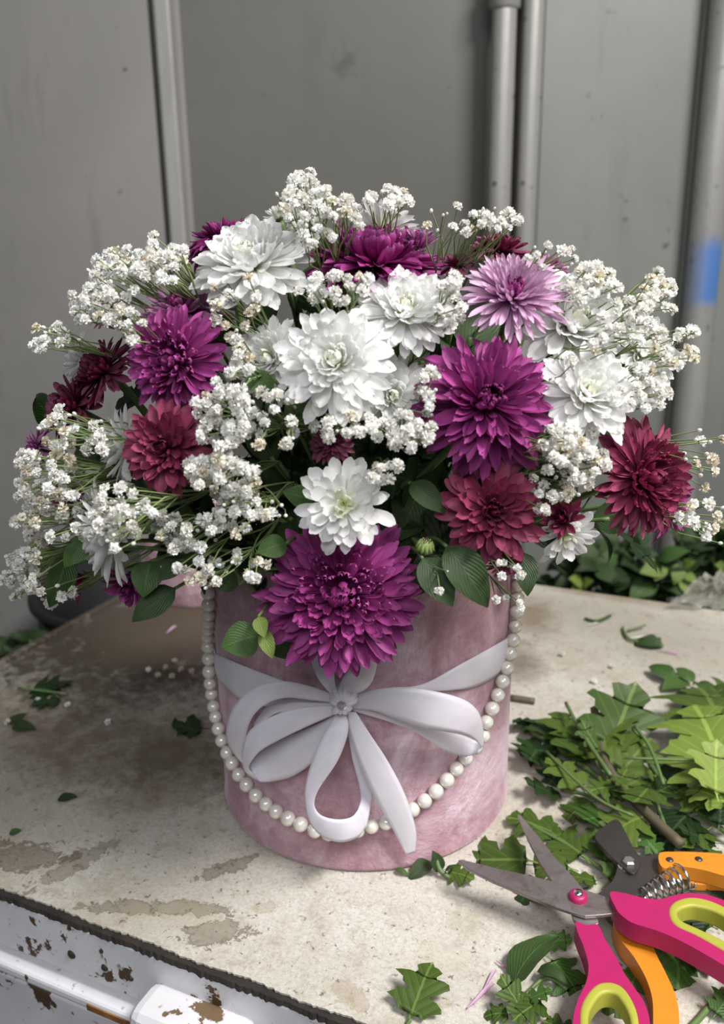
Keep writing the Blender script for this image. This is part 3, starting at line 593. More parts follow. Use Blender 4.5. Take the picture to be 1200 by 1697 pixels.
def flower(name, px, py, r, nv, fam, col, label, cat='flower', off=0.0, cent=None, dens=1.0, emax=None, flat=1.0, stem=True):
    """head of radius r (frame px) whose centre is at (px, py); nv = facing (right, up, toward viewer)"""
    p = dome(px, py, off); Rw = r * depth(p) / FPX
    z = (RT * nv[0] + UP * nv[1] - fw * nv[2]).normalized()
    M = frame_z(p, z, rnd.uniform(0, 6.28), Rw)
    t = thing(name, None, label, cat, M=M)
    F = FAM[fam]; n = int(F['n'] * dens); P = petals_for(fam, col); rr = random.Random(px * 7 + py)
    e0, e1 = F['e']; e1 = emax or e1
    for i in range(n):
        q = (i + .5) / n; tt = q ** F['pw']
        wild = 1.6 if fam == 'spiky' else 1.0
        el = R(e0 + (e1 - e0) * tt + rr.uniform(-8, 8) * wild); l = F['l'][0] + (F['l'][1] - F['l'][0]) * tt ** 1.1; l *= rr.uniform(1 - .15 * wild, 1.07)
        az = i * 2.39996 + rr.uniform(-.12, .12); br = .13 * tt
        me = P[0 if q < (.14 if col == 'white' else .2) else (1 if q < .58 else 2)][rr.randrange(3)]
        ws = rr.uniform(.9, 1.12) * (1.0 if q > .3 else .85)
        hz = .10 * (1 - tt)
        Mx = Matrix.Rotation(az, 4, 'Z') @ Matrix.Translation((br, 0, hz)) @ Matrix.Rotation(-(math.pi / 2 - el), 4, 'Y') @ Matrix.Rotation(rr.uniform(-.35, .35) * wild, 4, 'X') @ Matrix.Rotation(rr.uniform(-.12, .12) * wild, 4, 'Z') @ Matrix.Diagonal((l, ws * (.55 + .45 * l), l * rr.uniform(.8, 1.15) * flat, 1))
        obj('petal', me, t, Mx)
    if cent: obj('flower_centre', CENT[cent], t)
    obj('calyx', CALYX, t)
    if stem:
        Mi = M.inverted(); a = Vector((rnd.uniform(-.05, .05) + p.x * .25, rnd.uniform(-.05, .05) + p.y * .25, .165))
        pts = [p - z * Rw * .15, p - z * Rw * .7 + (a - p) * .1, a + (p - a) * .35 + Vector((0, 0, .01)), a]
        b = MB(); b.tube([Mi @ v for v in catmull(pts, 5)], .0019 / Rw, 6); obj('stem', b.mesh('stem', M_stem), t)
    return t
CH_ = 'chrysanthemum'
FL = [
 # px, py, r, facing, family, colour, centre, dens, emax, label, off
 (556, 602, 98, (-.05, .15, 1), 'decor', 'white', 'y', 1.15, None, 'largest open white chrysanthemum in the middle of the bouquet, with a pale green centre', .020),
 (452, 596, 72, (-.45, .1, .9), 'decor', 'white', None, .9, None, 'white chrysanthemum tucked behind the largest white bloom, petals pointing to the thinner leaves', -.004),
 (672, 518, 84, (.05, .42, .9), 'decor', 'white', 'y', 1.1, None, 'white chrysanthemum with a yellowish centre above the largest white bloom', .008),
 (652, 655, 70, (.08, -.05, 1), 'decor', 'white', 'y', .9, None, 'half shaded white chrysanthemum with yellow centre beside the big spiky purple one', -.006),
 (418, 440, 106, (-.18, .55, .75), 'decor', 'white', 'y', 1.25, None, 'big white chrysanthemum facing up beneath dried cream buds, near the bouquet top', .006),
 (570, 836, 80, (0, 0, 1), 'daisy', 'white', 'y', 1.15, None, 'flat daisy-like white chrysanthemum directly above the big purple bloom on the box front', .012),
 (972, 655, 90, (.15, .35, .9), 'decor', 'white', 'y', 1.0, None, 'white chrysanthemum between the spiky purple bloom and the crimson bloom at the bouquet side', .020),
 (942, 540, 104, (.35, .25, .8), 'decor', 'white', None, 1.1, None, 'large white chrysanthemum behind the pale lilac bloom', .006),
 (1062, 588, 76, (.5, .2, .8), 'decor', 'white', 'y', .95, None, 'white chrysanthemum amid baby\'s breath under the blue smeared pipe', .0),
 (936, 885, 58, (.1, -.55, .8), 'daisy', 'white', 'y', .6, 80, 'small drooping white daisy-like bloom below the crimson bud', .004),
 (214, 738, 70, (-.85, .0, .35), 'half', 'white', None, .9, None, 'white chrysanthemum seen side on behind the crimson bloom', -.004),
 (192, 880, 95, (-.88, -.25, .42), 'half', 'white', None, 1.2, None, 'white chrysanthemum seen side on under baby\'s breath, above the trailing green leaves', .006),
 (140, 598, 52, (-.9, .1, .3), 'half', 'white', None, .8, None, 'small white bloom seen side on above the dark burgundy blooms', -.006),
 (632, 385, 62, (.15, .9, -.15), 'half', 'white', None, .9, 78, 'white bloom seen from below behind baby\'s breath at the very top', -.005),
 (566, 985, 132, (0, .0, 1), 'dense', 'purple', None, 1.35, None, 'big dense purple chrysanthemum hanging over the box front above the bow', .006),
 (806, 668, 127, (.02, .12, 1), 'spiky', 'purple', None, 1.15, None, 'big spiky purple chrysanthemum right below the pale lilac bloom', .016),
 (290, 598, 92, (-.3, -.05, .95), 'dense', 'purple', None, 1.05, None, 'big purple chrysanthemum above the crimson bloom on the thicker gypsophila side', .014),
 (302, 520, 84, (-.25, .75, .55), 'spiky', 'purple_pale', None, .9, None, 'paler purple chrysanthemum with light petal tips facing up behind a purple one', -.004),
 (372, 402, 72, (-.2, .9, .25), 'spiky', 'dark_purple', None, .8, None, 'dark purple chrysanthemum at the top edge behind the big white bloom', -.014),
 (622, 440, 118, (.05, .85, .42), 'dense', 'purple', None, 1.1, None, 'wide flattened purple chrysanthemum on the bouquet top seen at a low angle', -.006),
 (696, 412, 40, (.1, .8, .3), 'bud', 'purple_pale', None, 1.1, 60, 'small half open lilac purple bloom between the top purple and crimson blooms', .0),
 (850, 492, 86, (.0, .42, .88), 'quill', 'lilac', None, 1.1, None, 'pale lilac chrysanthemum with thin petals and dark eye', .018),
 (815, 846, 90, (.0, -.05, 1), 'mid', 'crimson', 'r', 1.0, None, 'crimson chrysanthemum below the spiky purple bloom, above the box rim', .012),
 (1066, 792, 98, (.42, .0, .9), 'dense', 'crimson', None, .95, None, 'large dense crimson chrysanthemum at the far end of the bouquet, beside the pipe wall', .010),
 (1108, 832, 70, (.75, -.1, .4), 'spiky', 'purple', None, .7, None, 'purple bloom peeking out behind the large crimson bloom', -.014),
 (276, 742, 80, (-.15, -.02, 1), 'mid', 'crimson', None, 1.15, None, 'crimson chrysanthemum just under the big purple bloom beside thick baby\'s breath', .016),
 (548, 734, 40, (0, .1, 1), 'mid', 'burgundy', 'r', .6, None, 'small deep red bloom behind the flat daisy-like white flower', -.004),
 (838, 930, 34, (.1, -.5, .8), 'mid', 'crimson', 'r', .5, None, 'small crimson bloom hanging beneath the crimson chrysanthemum at the box rim', .010),
 (938, 864, 46, (-.5, .3, .6), 'bud', 'crimson', None, 1.1, 62, 'crimson bud opening sideways above the drooping white daisy-like bloom', .008),
 (172, 616, 66, (-.55, .35, .6), 'dense', 'burgundy', None, .75, None, 'dark burgundy chrysanthemum beside the big purple bloom, upper of two', -.006),
 (122, 676, 66, (-.6, .25, .6), 'mid', 'burgundy', None, 1.1, None, 'dark burgundy bloom lower and further out than its twin', -.004),
 (64, 742, 46, (-.8, .1, .4), 'spiky', 'purple_pale', None, .5, None, 'pale purple bloom at the outer rim beneath the burgundy blooms', -.002),
 (828, 418, 56, (.1, .8, .4), 'mid', 'burgundy', None, .9, None, 'deep red bloom at the top behind the pale lilac chrysanthemum', -.006),
 (758, 440, 34, (-.1, .7, .6), 'mid', 'burgundy', None, .6, None, 'small deep red bloom at the top between lilac and purple blooms', .0),
 (912, 446, 46, (.4, .7, .3), 'spiky', 'purple_pale', None, .55, None, 'faded purple bloom at the top behind the large white one', -.010),
 (140, 956, 46, (-.75, -.35, .3), 'bud', 'purple', None, .9, 50, 'purple bud pointing outward above the dark tub', .0),
 (222, 958, 58, (-.3, -.65, .55), 'half', 'purple', None, .55, 70, 'purple bloom hanging downward beside the round green leaf', .0),
 (182, 520, 36, (-.5, .5, .6), 'mid', 'burgundy', None, .5, None, 'small burgundy bloom nearly buried in the upper baby\'s breath', -.014),
 (116, 830, 46, (-.6, 0, .6), 'mid', 'dark_purple', None, .55, None, 'dim purple bloom buried behind the outer baby\'s breath', -.016),
 (462, 362, 34, (-.4, .7, .3), 'half', 'white', None, .4, None, 'few white petals showing at the base of the tallest baby\'s breath', -.004),
]
for (px, py, r, nv, fam, col, cent, dens, emax, label, off) in FL:
    flower(CH_, px, py, r, nv, fam, col, label, off=off, cent=cent, dens=dens, emax=emax)
# green unopened buds
bm_ = MB(); bm_.lathe([(.001, -1), (.6, -.8), (.95, -.1), (.8, .55), (.35, .9), (.001, 1)], 14)
for i in range(11):
    a = 2 * math.pi * i / 11; c_, s_ = math.cos(a), math.sin(a)
    bm_.tube([(c_ * .5, s_ * .5, -.9), (c_ * 1.02, s_ * 1.02, -.1), (c_ * .75, s_ * .75, .7)], [.2, .24, .05], 4)
BUDM = bm_.mesh('sepals', plain('bud_green', (0.22, 0.30, 0.09), 0.5, var=.3))
bt = MB()
for i in range(14):
    a = i * 2.4; rr_ = .1 + .5 * i / 14; bt.tube([(math.cos(a) * rr_ * .6, math.sin(a) * rr_ * .6, .5), (math.cos(a) * rr_, math.sin(a) * rr_, 1.15)], [.12, .05], 4)
BUDT = bt.mesh('bud_tip', PM['dark_purple'], uv=True)
for px, py, r, nv, lab in ((705, 905, 14, (.1, .6, .6), 'round green bud tinged pink between the purple bloom and crimson bloom'), (66, 918, 22, (-.5, -.2, .6), 'green bud with pink tip at the low outer edge beside baby\'s breath'), (60, 935, 15, (-.6, -.5, .6), 'smaller green bud hanging just beneath the pink tipped bud')):
    p = dome(px, py, .008); s_ = r * depth(p) / FPX; z = (RT * nv[0] + UP * nv[1] - fw * nv[2]).normalized(); M = frame_z(p, z, 0, s_)
    t = thing('flower_bud', None, lab, 'bud', M=M); obj('sepals', BUDM, t); obj('bud_tip', BUDT, t)
    Mi = M.inverted(); b = MB(); b.tube([Mi @ v for v in catmull([p - z * s_ * .8, p + (ANCH - p) * .3 + Vector((0, 0, .01)), ANCH + (p - ANCH) * .3], 4)], .0013 / s_, 5); obj('stem', b.mesh('stem', M_stem), t)

# ================================================================== BABY'S BREATH
def blossom_mesh(seed, dry=False, n=24):
    r = random.Random(seed); b = MB()
    for i in range(n):
        t = (i + .5) / n; a = i * 2.4; el = R(10 + 95 * t ** .6) + r.uniform(-.2, .2)
        d = Vector((math.sin(el) * math.cos(a), math.sin(el) * math.sin(a), math.cos(el)))
        s = d.cross(Vector((r.uniform(-1, 1), r.uniform(-1, 1), r.uniform(-1, 1)))).normalized(); l = r.uniform(.8, 1.08) * (.75 + .25 * t); wd = r.uniform(.26, .40); nn = d.cross(s) * r.uniform(-.15, .15)
        b.add([d * .15 - s * .05, d * .15 + s * .05, d * l * .75 + s * wd, d * l * .98 + s * wd * .55 + nn, d * l * .88 + nn * 2, d * l * 1.02 - s * wd * .5 - nn, d * l * .75 - s * wd], [(0, 1, 2, 4), (2, 3, 4), (4, 5, 6), (0, 4, 6)])
    b.lathe([(.02, -.55), (.28, -.35), (.32, 0), (.1, .1)], 6, mi=1)
    return b.mesh('blossom', [M_gyp_dry if dry else M_gyp, M_gyp_stem], False)
BLO = [blossom_mesh(i) for i in range(6)]; BLD = [blossom_mesh(20 + i, True, 16) for i in range(3)]
bb = MB(); bb.lathe([(.02, -.9), (.35, -.6), (.5, -.1), (.42, .3), (.2, .55), (.01, .65)], 8); BBUD = bb.mesh('bud', M_gyp)
def spray(cx, cy, rx, ry, n, label, off=.024, size=12.2, dry=.09, bud=.12, rot=0.0, jit=.014, seed=0, inward=.062):
    r = random.Random(cx * 31 + cy + seed); pts = []
    tries = 0
    while len(pts) < n and tries < n * 30:
        tries += 1
        a = r.uniform(0, 6.283); q = math.sqrt(r.random()) * r.uniform(.75, 1.08); u, v = math.cos(a) * q * rx, math.sin(a) * q * ry
        x = cx + u * math.cos(rot) - v * math.sin(rot); y = cy + u * math.sin(rot) + v * math.cos(rot)
        p = dome(x, y, off + r.uniform(-jit, jit))
        if any((p - s).length < .0052 for s in pts): continue
        pts.append(p)
    base = sum(pts, Vector()) / len(pts); hub = base + (EC - base).normalized() * inward
    a0 = Vector((hub.x * .3, hub.y * .3, .165)); t = thing('babys_breath_spray', a0, label, 'flower', 'sprays of baby\'s breath in the bouquet')
    b = MB(); b.tube([v - a0 for v in catmull([a0, a0.lerp(hub, .5) + Vector((0, 0, .008)), hub], 4)], .0011, 4, caps=False)
    left = list(pts)
    while left:
        s = left[0]; left.sort(key=lambda v: (v - s).length); g = left[:5]; left = left[5:]
        m_ = sum(g, Vector()) / len(g); sh = m_.lerp(hub, .45) + Vector((r.uniform(-1, 1), r.uniform(-1, 1), r.uniform(-1, 1))) * .003
        b.tube([v - a0 for v in catmull([hub, hub.lerp(sh, .5) + Vector((r.uniform(-1, 1), 0, r.uniform(-1, 1))) * .003, sh], 3)], .00055, 3, caps=False)
        for p in g:
            mid = sh.lerp(p, .5) + Vector((r.uniform(-1, 1), r.uniform(-1, 1), r.uniform(-1, 1))) * .003
            b.tube([v - a0 for v in (sh, mid, p)], [.00045, .0004, .00032], 3, caps=False)
            d = ((p - mid).normalized() + Vector((0, 0, .3)) - fw * .5 + Vector((r.uniform(-1, 1), r.uniform(-1, 1), r.uniform(-1, 1))) * .45).normalized()
            k = r.random(); isb = k < bud; sc_ = size * (r.uniform(.45, .62) if isb else r.uniform(.82, 1.22)) * depth(p) / FPX
            me = BBUD if isb else (r.choice(BLD) if r.random() < dry else r.choice(BLO))
            obj('blossom' if not isb else 'bud', me, t, frame_z(p - a0, d, r.uniform(0, 6), sc_))
    obj('stem', b.mesh('stem', M_gyp_stem), t)
    return t
SP = [
 (500, 330, 46, 46, 30, 'tallest baby\'s breath spray at the very top of the bouquet', {}),
 (560, 360, 52, 36, 24, 'baby\'s breath beside the tallest spray, over the top white bloom', {}),
 (648, 330, 40, 20, 12, 'thin baby\'s breath sprig in front of the uppermost white bloom', {}),
 (512, 385, 26, 22, 10, 'low baby\'s breath bunch between the top white and top purple blooms', {}),
 (775, 362, 76, 28, 22, 'airy baby\'s breath on the bouquet top below the two close pipes', dict(bud=.35, size=10)),
 (830, 365, 42, 16, 8, 'few round baby\'s breath blossoms standing before the plain pipe', dict(size=12, bud=0)),
 (200, 445, 62, 38, 34, 'upper side spray of baby\'s breath standing out against the light wall panel', {}),
 (268, 430, 42, 42, 24, 'baby\'s breath between the wall strip and the dark purple bloom', {}),
 (160, 505, 58, 36, 30, 'baby\'s breath spreading over the small buried burgundy bloom', {}),
 (205, 540, 36, 30, 14, 'baby\'s breath above the upper burgundy bloom', {}),
 (85, 560, 50, 26, 16, 'thin sprig of baby\'s breath reaching furthest out over the light wall', dict(bud=.3)),
 (385, 500, 50, 62, 18, 'cream dried baby\'s breath in front of the big white bloom facing up', dict(dry=.75, bud=.3)),
 (400, 600, 26, 58, 12, 'baby\'s breath strip between the big purple bloom and the tucked white bloom', dict(dry=.3)),
 (560, 482, 70, 28, 24, 'baby\'s breath below the flattened top purple bloom', {}),
 (745, 500, 26, 56, 16, 'narrow baby\'s breath column beside the pale lilac bloom', {}),
 (370, 690, 48, 62, 42, 'thick upright spray of baby\'s breath beside the crimson bloom', dict(size=13.8)),
 (372, 780, 56, 42, 34, 'dense baby\'s breath right below the thick upright spray', dict(size=13.8)),
 (455, 700, 48, 60, 18, 'loose baby\'s breath hanging beneath the tucked white bloom', dict(bud=.25)),
 (410, 850, 62, 42, 26, 'baby\'s breath left of the flat daisy-like white flower', dict(dry=.15)),
 (310, 880, 66, 34, 28, 'baby\'s breath hanging over the trailing leaves above the box side', {}),
 (360, 940, 92, 38, 20, 'scattered baby\'s breath hanging over the box rim by the pearls', dict(bud=.2, dry=.3)),
 (200, 858, 56, 58, 36, 'baby\'s breath lying over the side-on white bloom', dict(off=.040, size=13)),
 (118, 715, 66, 42, 24, 'baby\'s breath beneath the two dark burgundy blooms', {}),
 (75, 790, 56, 62, 46, 'creamy baby\'s breath mass at the outer side of the bouquet', dict(dry=.35)),
 (85, 870, 62, 36, 28, 'baby\'s breath just above the pink tipped green bud', dict(dry=.3)),
 (32, 950, 32, 46, 28, 'lowest baby\'s breath tuft at the outer edge, over the dark corner', {}),
 (90, 985, 34, 18, 10, 'small baby\'s breath tail beside the hanging pale leaf', {}),
 (560, 700, 50, 30, 16, 'baby\'s breath around the small deep red bloom', {}),
 (672, 715, 62, 36, 28, 'baby\'s breath under the half shaded white bloom', {}),
 (640, 775, 36, 28, 8, 'few baby\'s breath blossoms beside the flat daisy-like flower', {}),
 (712, 640, 16, 52, 10, 'baby\'s breath line against the spiky purple petals', {}),
 (940, 738, 56, 36, 28, 'baby\'s breath over the lower white bloom on the pipe side', dict(off=.036)),
 (975, 775, 46, 36, 20, 'baby\'s breath between the crimson bud and the large crimson bloom', {}),
 (915, 815, 44, 40, 14, 'baby\'s breath above the opening crimson bud', {}),
 (915, 425, 60, 26, 16, 'fine baby\'s breath along the top edge by the plain pipe', dict(bud=.4, size=9)),
 (985, 470, 44, 34, 26, 'dense baby\'s breath on the shoulder of the bouquet before the wall panel', dict(size=13.8)),
 (1035, 535, 48, 40, 24, 'dense baby\'s breath partly covering the white bloom under the blue smear', dict(off=.03, size=12)),
 (1060, 640, 50, 46, 36, 'baby\'s breath drooping above the large crimson bloom', dict(size=13)),
 (1090, 490, 34, 46, 20, 'baby\'s breath spike in front of the thick pipe', dict(rot=.3)),
 (1115, 575, 46, 44, 20, 'baby\'s breath reaching past the thick pipe', {}),
 (965, 590, 50, 26, 6, 'sparse baby\'s breath between the two white blooms on the pipe side', dict(dry=.5, bud=.4, off=.03)),
 (1172, 760, 42, 56, 16, 'upper thin spray at the frame edge beyond the large crimson bloom', dict(bud=.4, dry=.4)),
 (1172, 860, 46, 56, 18, 'lower thin spray at the frame edge above the greenery pile', dict(bud=.4, dry=.3)),
 (740, 970, 24, 34, 5, 'tiny baby\'s breath bits on the dark leaf over the box', dict(size=8)),
 (845, 975, 30, 62, 10, 'small baby\'s breath blossoms dangling beside the pearls at the rim', dict(size=9)),
]
for (cx, cy, rx, ry, n, label, kw) in SP: spray(cx, cy, rx, ry, int(n * 1.12), label, **kw)

# ================================================================== LEAVES
def ovate(W, mname, bend=.35, fold=.25, rows=9, seed=0):
    vs = []; uv = []; fs = []; x = z = 0; pos = []
    for i in range(rows + 1):
        v = i / rows; pos.append((x, z)); th = -bend * (v - .3) * 2; x += math.cos(th) / rows; z += math.sin(th) / rows
    for i in range(rows + 1):
        v = i / rows; wd = W * math.sin(math.pi * min(1, v ** .75)) ** .8 if 0 < v < 1 else W * .04
        for k in range(5):
            u = (k / 4) * 2 - 1; vs.append((pos[i][0], u * wd, pos[i][1] + fold * abs(u) * wd + .02 * math.sin(v * 11 + u * 3 + seed) * abs(u))); uv.append(((u + 1) / 2, v))
    for i in range(rows):
        for k in range(4): q = i * 5 + k; fs.append((q, q + 1, q + 6, q + 5))
    return mesh('leaf', vs, fs, LM[mname], uv)
def lobed(mname, seed=0, bend=.5):
    r = random.Random(seed)
    out = [(0, .012), (.16, .015), (.22, .07), (.20, .20), (.28, .25), (.33, .40), (.40, .37), (.46, .30), (.47, .17), (.50, .15), (.56, .28), (.64, .33), (.70, .43), (.75, .36), (.77, .26), (.75, .16), (.80, .15), (.88, .20), (.92, .14), (.95, .07), (1.0, .0)]
    vs = []; uv = []; fs = []
    def zz(x, y): return -bend * (x - .3) ** 2 * .8 + .09 * abs(y) - .25 * y * y + .02 * math.sin(x * 7 + seed + y * 4)
    for sgn in (-1, 1):
        b0 = len(vs)
        for (x, y) in out:
            x2 = x + r.uniform(-.015, .015); y2 = y * r.uniform(.9, 1.08)
            xm = max(0, min(1, x * .97))
            for t in (0, .45, 1):
                X_ = xm + (x2 - xm) * t; Y = sgn * (.006 * (1 - t) + y2 * t); vs.append((X_, Y, zz(X_, Y))); uv.append((.5 + Y, X_))
        for i in range(len(out) - 1):
            for k in range(2):
                q = b0 + i * 3 + k; f = (q, q + 3, q + 4, q + 1); fs.append(f if sgn < 0 else f[::-1])
    # close the midrib
    n = len(out) * 3
    for i in range(len(out) - 1): fs.append((i * 3, n + i * 3, n + i * 3 + 3, i * 3 + 3))
    fs = [f[::-1] for f in fs]
    return mesh('leaf', vs, fs, LM[mname], uv)
OV = {k: [ovate(.26, k, .5, .2, seed=1), ovate(.32, k, .3, .12, seed=2), ovate(.21, k, .8, .3, seed=3)] for k in ('deep', 'dark', 'mid', 'light')}
LB = {k: [lobed(k, 1, .5), lobed(k, 2, 1.0), lobed(k, 3, .1), lobed(k, 4, -.5)] for k in ('cut', 'dark', 'light', 'mid')}
def mat_dir(p, d, up, s, roll=0.0):
    x = Vector(d).normalized(); z = Vector(up); z = (z - x * z.dot(x)).normalized(); y = z.cross(x)
    M = Matrix((x, y, z)).transposed().to_4x4(); return Matrix.Translation(p) @ M @ Matrix.Rotation(roll, 4, 'X') @ Matrix.Scale(s, 4)
# filler foliage deep inside the dome
fill = [(330, 640), (450, 760), (520, 660), (620, 720), (700, 800), (700, 600), (640, 860), (480, 860), (400, 560), (250, 820), (170, 780), (900, 780), (880, 620), (1000, 700), (780, 560), (560, 540), (360, 900), (620, 480), (1010, 860), (250, 620), (760, 900), (480, 480), (1050, 620), (140, 880), (90, 690), (700, 690)]
fill_labels = ["dark leafy stem beneath the upright thick baby's breath", "dark leafy stem left of the flat daisy-like flower, under the loose baby's breath", 'dark leafy stem just under the largest white bloom', 'dark leafy stem below the half shaded white bloom', 'dark leafy stem in the black gap beside the crimson bloom', 'dark leafy stem under the narrow gypsophila column', 'dark leafy stem filling the gap right above the big purple bloom', 'dark leafy stem just above the petals of the hanging purple bloom', 'dark leafy stem behind the tucked white bloom', 'dark leafy stem below the crimson bloom on the gypsophila side', 'dark leafy stem between the side-on white blooms', 'dark leafy stem behind the small crimson bud', 'dark leafy stem under the large white bloom behind the lilac one', 'dark leafy stem between lower white bloom and large crimson bloom', 'dark leafy stem beneath the pale lilac bloom', 'dark leafy stem behind the two central white blooms', 'dark leafy stem at the box rim above the pearls', 'dark leafy stem under the flattened top purple bloom', 'dark leafy stem under the large crimson bloom', 'dark leafy stem behind the big purple bloom on the gypsophila side', 'dark leafy stem at the box rim under the crimson bloom', 'dark leafy stem below the big upward white bloom', 'dark leafy stem under the white bloom by the blue smear', 'dark leafy stem under the lowest side-on white bloom', 'dark leafy stem under the burgundy blooms at the outer rim', 'dark leafy stem beside the half shaded white bloom']
for i, (px, py) in enumerate(fill):
    tip = dome(px, py, -.034); a0 = Vector((tip.x * .3, tip.y * .3, .165))
    t = thing('foliage_branch', a0, fill_labels[i], 'leaves', 'dark leafy stems inside the bouquet')
    crv = catmull([a0, a0.lerp(tip, .5) + Vector((0, 0, .01)), tip], 8); b = MB(); b.tube([v - a0 for v in crv], .0014, 5); obj('stem', b.mesh('stem', M_stem), t)
    for k in range(13):
        q = crv[5 + (k * 11) // 13]; d = (tip - a0).normalized() * .5 + Vector((rnd.uniform(-1, 1), rnd.uniform(-1, 1), rnd.uniform(-1, 1)))
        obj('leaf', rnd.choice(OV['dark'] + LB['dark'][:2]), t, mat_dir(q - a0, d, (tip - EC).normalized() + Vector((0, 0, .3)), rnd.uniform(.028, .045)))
# leaves that show singly at the bouquet's lower rim: tip and base in frame px
def rim_leaf(base, tip, mname, label, shape=1, off=.012, off2=None, lobe=False, facing=(0, .3, 1), roll=0.0, sx=1.0):
    a = dome(base[0], base[1], off); rb = ray(tip[0], tip[1]); b_ = CAM + rb * ((depth(a) - .006) / rb.dot(fw))
    t = thing('leaf_sprig', a, label, 'leaf'); up = RT * facing[0] + UP * facing[1] - fw * facing[2]
    me = (LB if lobe else OV)[mname][shape]
    obj('leaf', me, t, mat_dir(Vector(), b_ - a, up, (b_ - a).length, roll) @ Matrix.Diagonal((1, sx, 1, 1)))
    r0 = a.lerp(ANCH, .55); b = MB(); b.tube([v - a for v in catmull([r0, a.lerp(r0, .3) + Vector((0, 0, .006)), a], 4)], .0009, 5); obj('stem', b.mesh('stem', M_stem), t)
rim_leaf((428, 1052), (366, 1072), 'mid', 'round dark green leaf on the velvet box beside the purple bloom', 1, sx=1.5, facing=(-.2, .2, 1))
rim_leaf((428, 1022), (438, 1056), 'light', 'small bright green leaf against the purple bloom, upper of two', 1, .016)
rim_leaf((436, 1046), (452, 1092), 'light', 'bright green narrow leaf hanging by the purple bloom above the ribbon', 0, .018)
rim_leaf((448, 1070), (510, 1084), 'dark', 'dark leaf peeking below the big purple bloom', 0, -.002)
rim_leaf((250, 930), (236, 990), 'mid', 'round green leaf hanging beside the downward purple bloom', 1, sx=1.35)
rim_leaf((290, 975), (216, 1030), 'dark', 'dark glossy pointed leaf hanging lowest, over the table', 1, sx=.85)
rim_leaf((300, 930), (262, 962), 'dark', 'dark leaf beneath the hanging baby\'s breath near the box side', 1)
rim_leaf((110, 920), (84, 1012), 'mid', 'pale green leaf hanging over the dark corner', 0, .01, facing=(.6, .2, .8))
rim_leaf((150, 890), (104, 940), 'mid', 'green leaf above the purple bud at the outer edge', 1)
rim_leaf((700, 925), (752, 1005), 'dark', 'broad dark leaf hanging over the pink box, beside the green bud', 1, sx=.95)
rim_leaf((740, 905), (815, 1010), 'dark', 'narrow dark leaf hanging over the box rim under the crimson bloom', 0, .012)
rim_leaf((866, 915), (876, 988), 'dark', 'dark rounded leaf over the pearls at the box rim', 1, .004, sx=.9)
rim_leaf((680, 800), (740, 850), 'dark', 'dark leaf in the gap beside the crimson bloom', 0, .0)
rim_leaf((455, 630), (400, 640), 'mid', 'green leaf under the tucked white bloom', 1, .006, sx=1.2)
rim_leaf((470, 690), (520, 672), 'mid', 'green leaf below the largest white bloom', 1, .004, sx=1.3)
rim_leaf((520, 830), (470, 815), 'mid', 'green leaf beside the flat daisy-like white flower', 1, .002, sx=1.2)
rim_leaf((475, 900), (425, 915), 'mid', 'green leaf above the big purple bloom', 1, .006, sx=1.2)
rim_leaf((395, 970), (340, 950), 'dark', 'dark leaf across the box rim above the pearls', 1, .002)
rim_leaf((760, 930), (700, 960), 'dark', 'dark leaf behind the round green bud', 1, -.004)

# ================================================================== CUT GREENERY ON THE TABLE
def table_sprig(name, label, stems, leaves, cat='leaves', mat_=None, group=None):
    """stems: list of px polylines with heights; leaves: (base px, tip px, height base, height tip, material, shape)"""
    o0 = on_z(stems[0][0][0], stems[0][0][1], 0) if stems else on_z(leaves[0][0][0], leaves[0][0][1], 0)
    t = thing(name, o0, label, cat, group)
    for s in stems:
        rad = s[-1] if isinstance(s[-1], float) else .0015; pts = [p for p in s if not isinstance(p, float)]
        b = MB(); b.tube([v - o0 for v in catmull([on_z(x, y, h) for x, y, h in pts], 4)], rad, 6); obj('stem', b.mesh('stem', mat_ or M_stem), t)
    for (ba, ti, h0, h1, mn, sh) in leaves:
        a = on_z(ba[0], ba[1], h0); c = on_z(ti[0], ti[1], h1)
        me = (LB if sh < 10 else OV)[mn][sh % 10]
        obj('leaf', me, t, mat_dir(a - o0, c - a, Vector((rnd.uniform(-.25, .25), rnd.uniform(-.3, .1), 1)), (c - a).length, rnd.uniform(-.3, .3)))
    return t
table_sprig('loose_leaf', 'single lobed green leaf lying alone at the bottom beside the cabinet edge', [[(672, 1702, .001), (680, 1690, .003), .0009]], [((672, 1702), (716, 1592), .002, .012, 'cut', 2)], 'leaf')
table_sprig('cut_branch', 'thick brown stemmed chrysanthemum branch behind the orange secateurs', [[(1130, 1400, .012), (1070, 1345, .014), (1012, 1280, .018), (992, 1215, .022), (985, 1175, .028), .0034]],
   [((1012, 1280), (985, 1160), .018, .034, 'cut', 0), ((1005, 1260), (1045, 1150), .018, .034, 'cut', 3), ((1000, 1270), (930, 1180), .018, .02, 'cut', 1), ((1020, 1290), (1080, 1220), .018, .03, 'cut', 2), ((1030, 1300), (975, 1310), .016, .02, 'cut', 2), ((1060, 1330), (1120, 1290), .014, .026, 'dark', 0), ((1075, 1350), (1010, 1370), .012, .02, 'cut', 1), ((1000, 1250), (960, 1200), .02, .03, 'cut', 3)], mat_=M_brown)
table_sprig('cut_branch', 'dark leafy branch lying closest behind the box side', [[(1010, 1300, .006), (940, 1250, .008), (870, 1205, .006), .0018]],
   [((940, 1250), (858, 1235), .006, .01, 'dark', 0), ((930, 1230), (880, 1165), .008, .016, 'dark', 1), ((900, 1215), (850, 1190), .006, .008, 'dark', 2), ((960, 1250), (925, 1165), .01, .024, 'cut', 0), ((900, 1225), (870, 1275), .006, .008, 'dark', 3), ((950, 1260), (905, 1290), .006, .008, 'dark', 1), ((970, 1275), (940, 1210), .008, .02, 'mid', 2)])
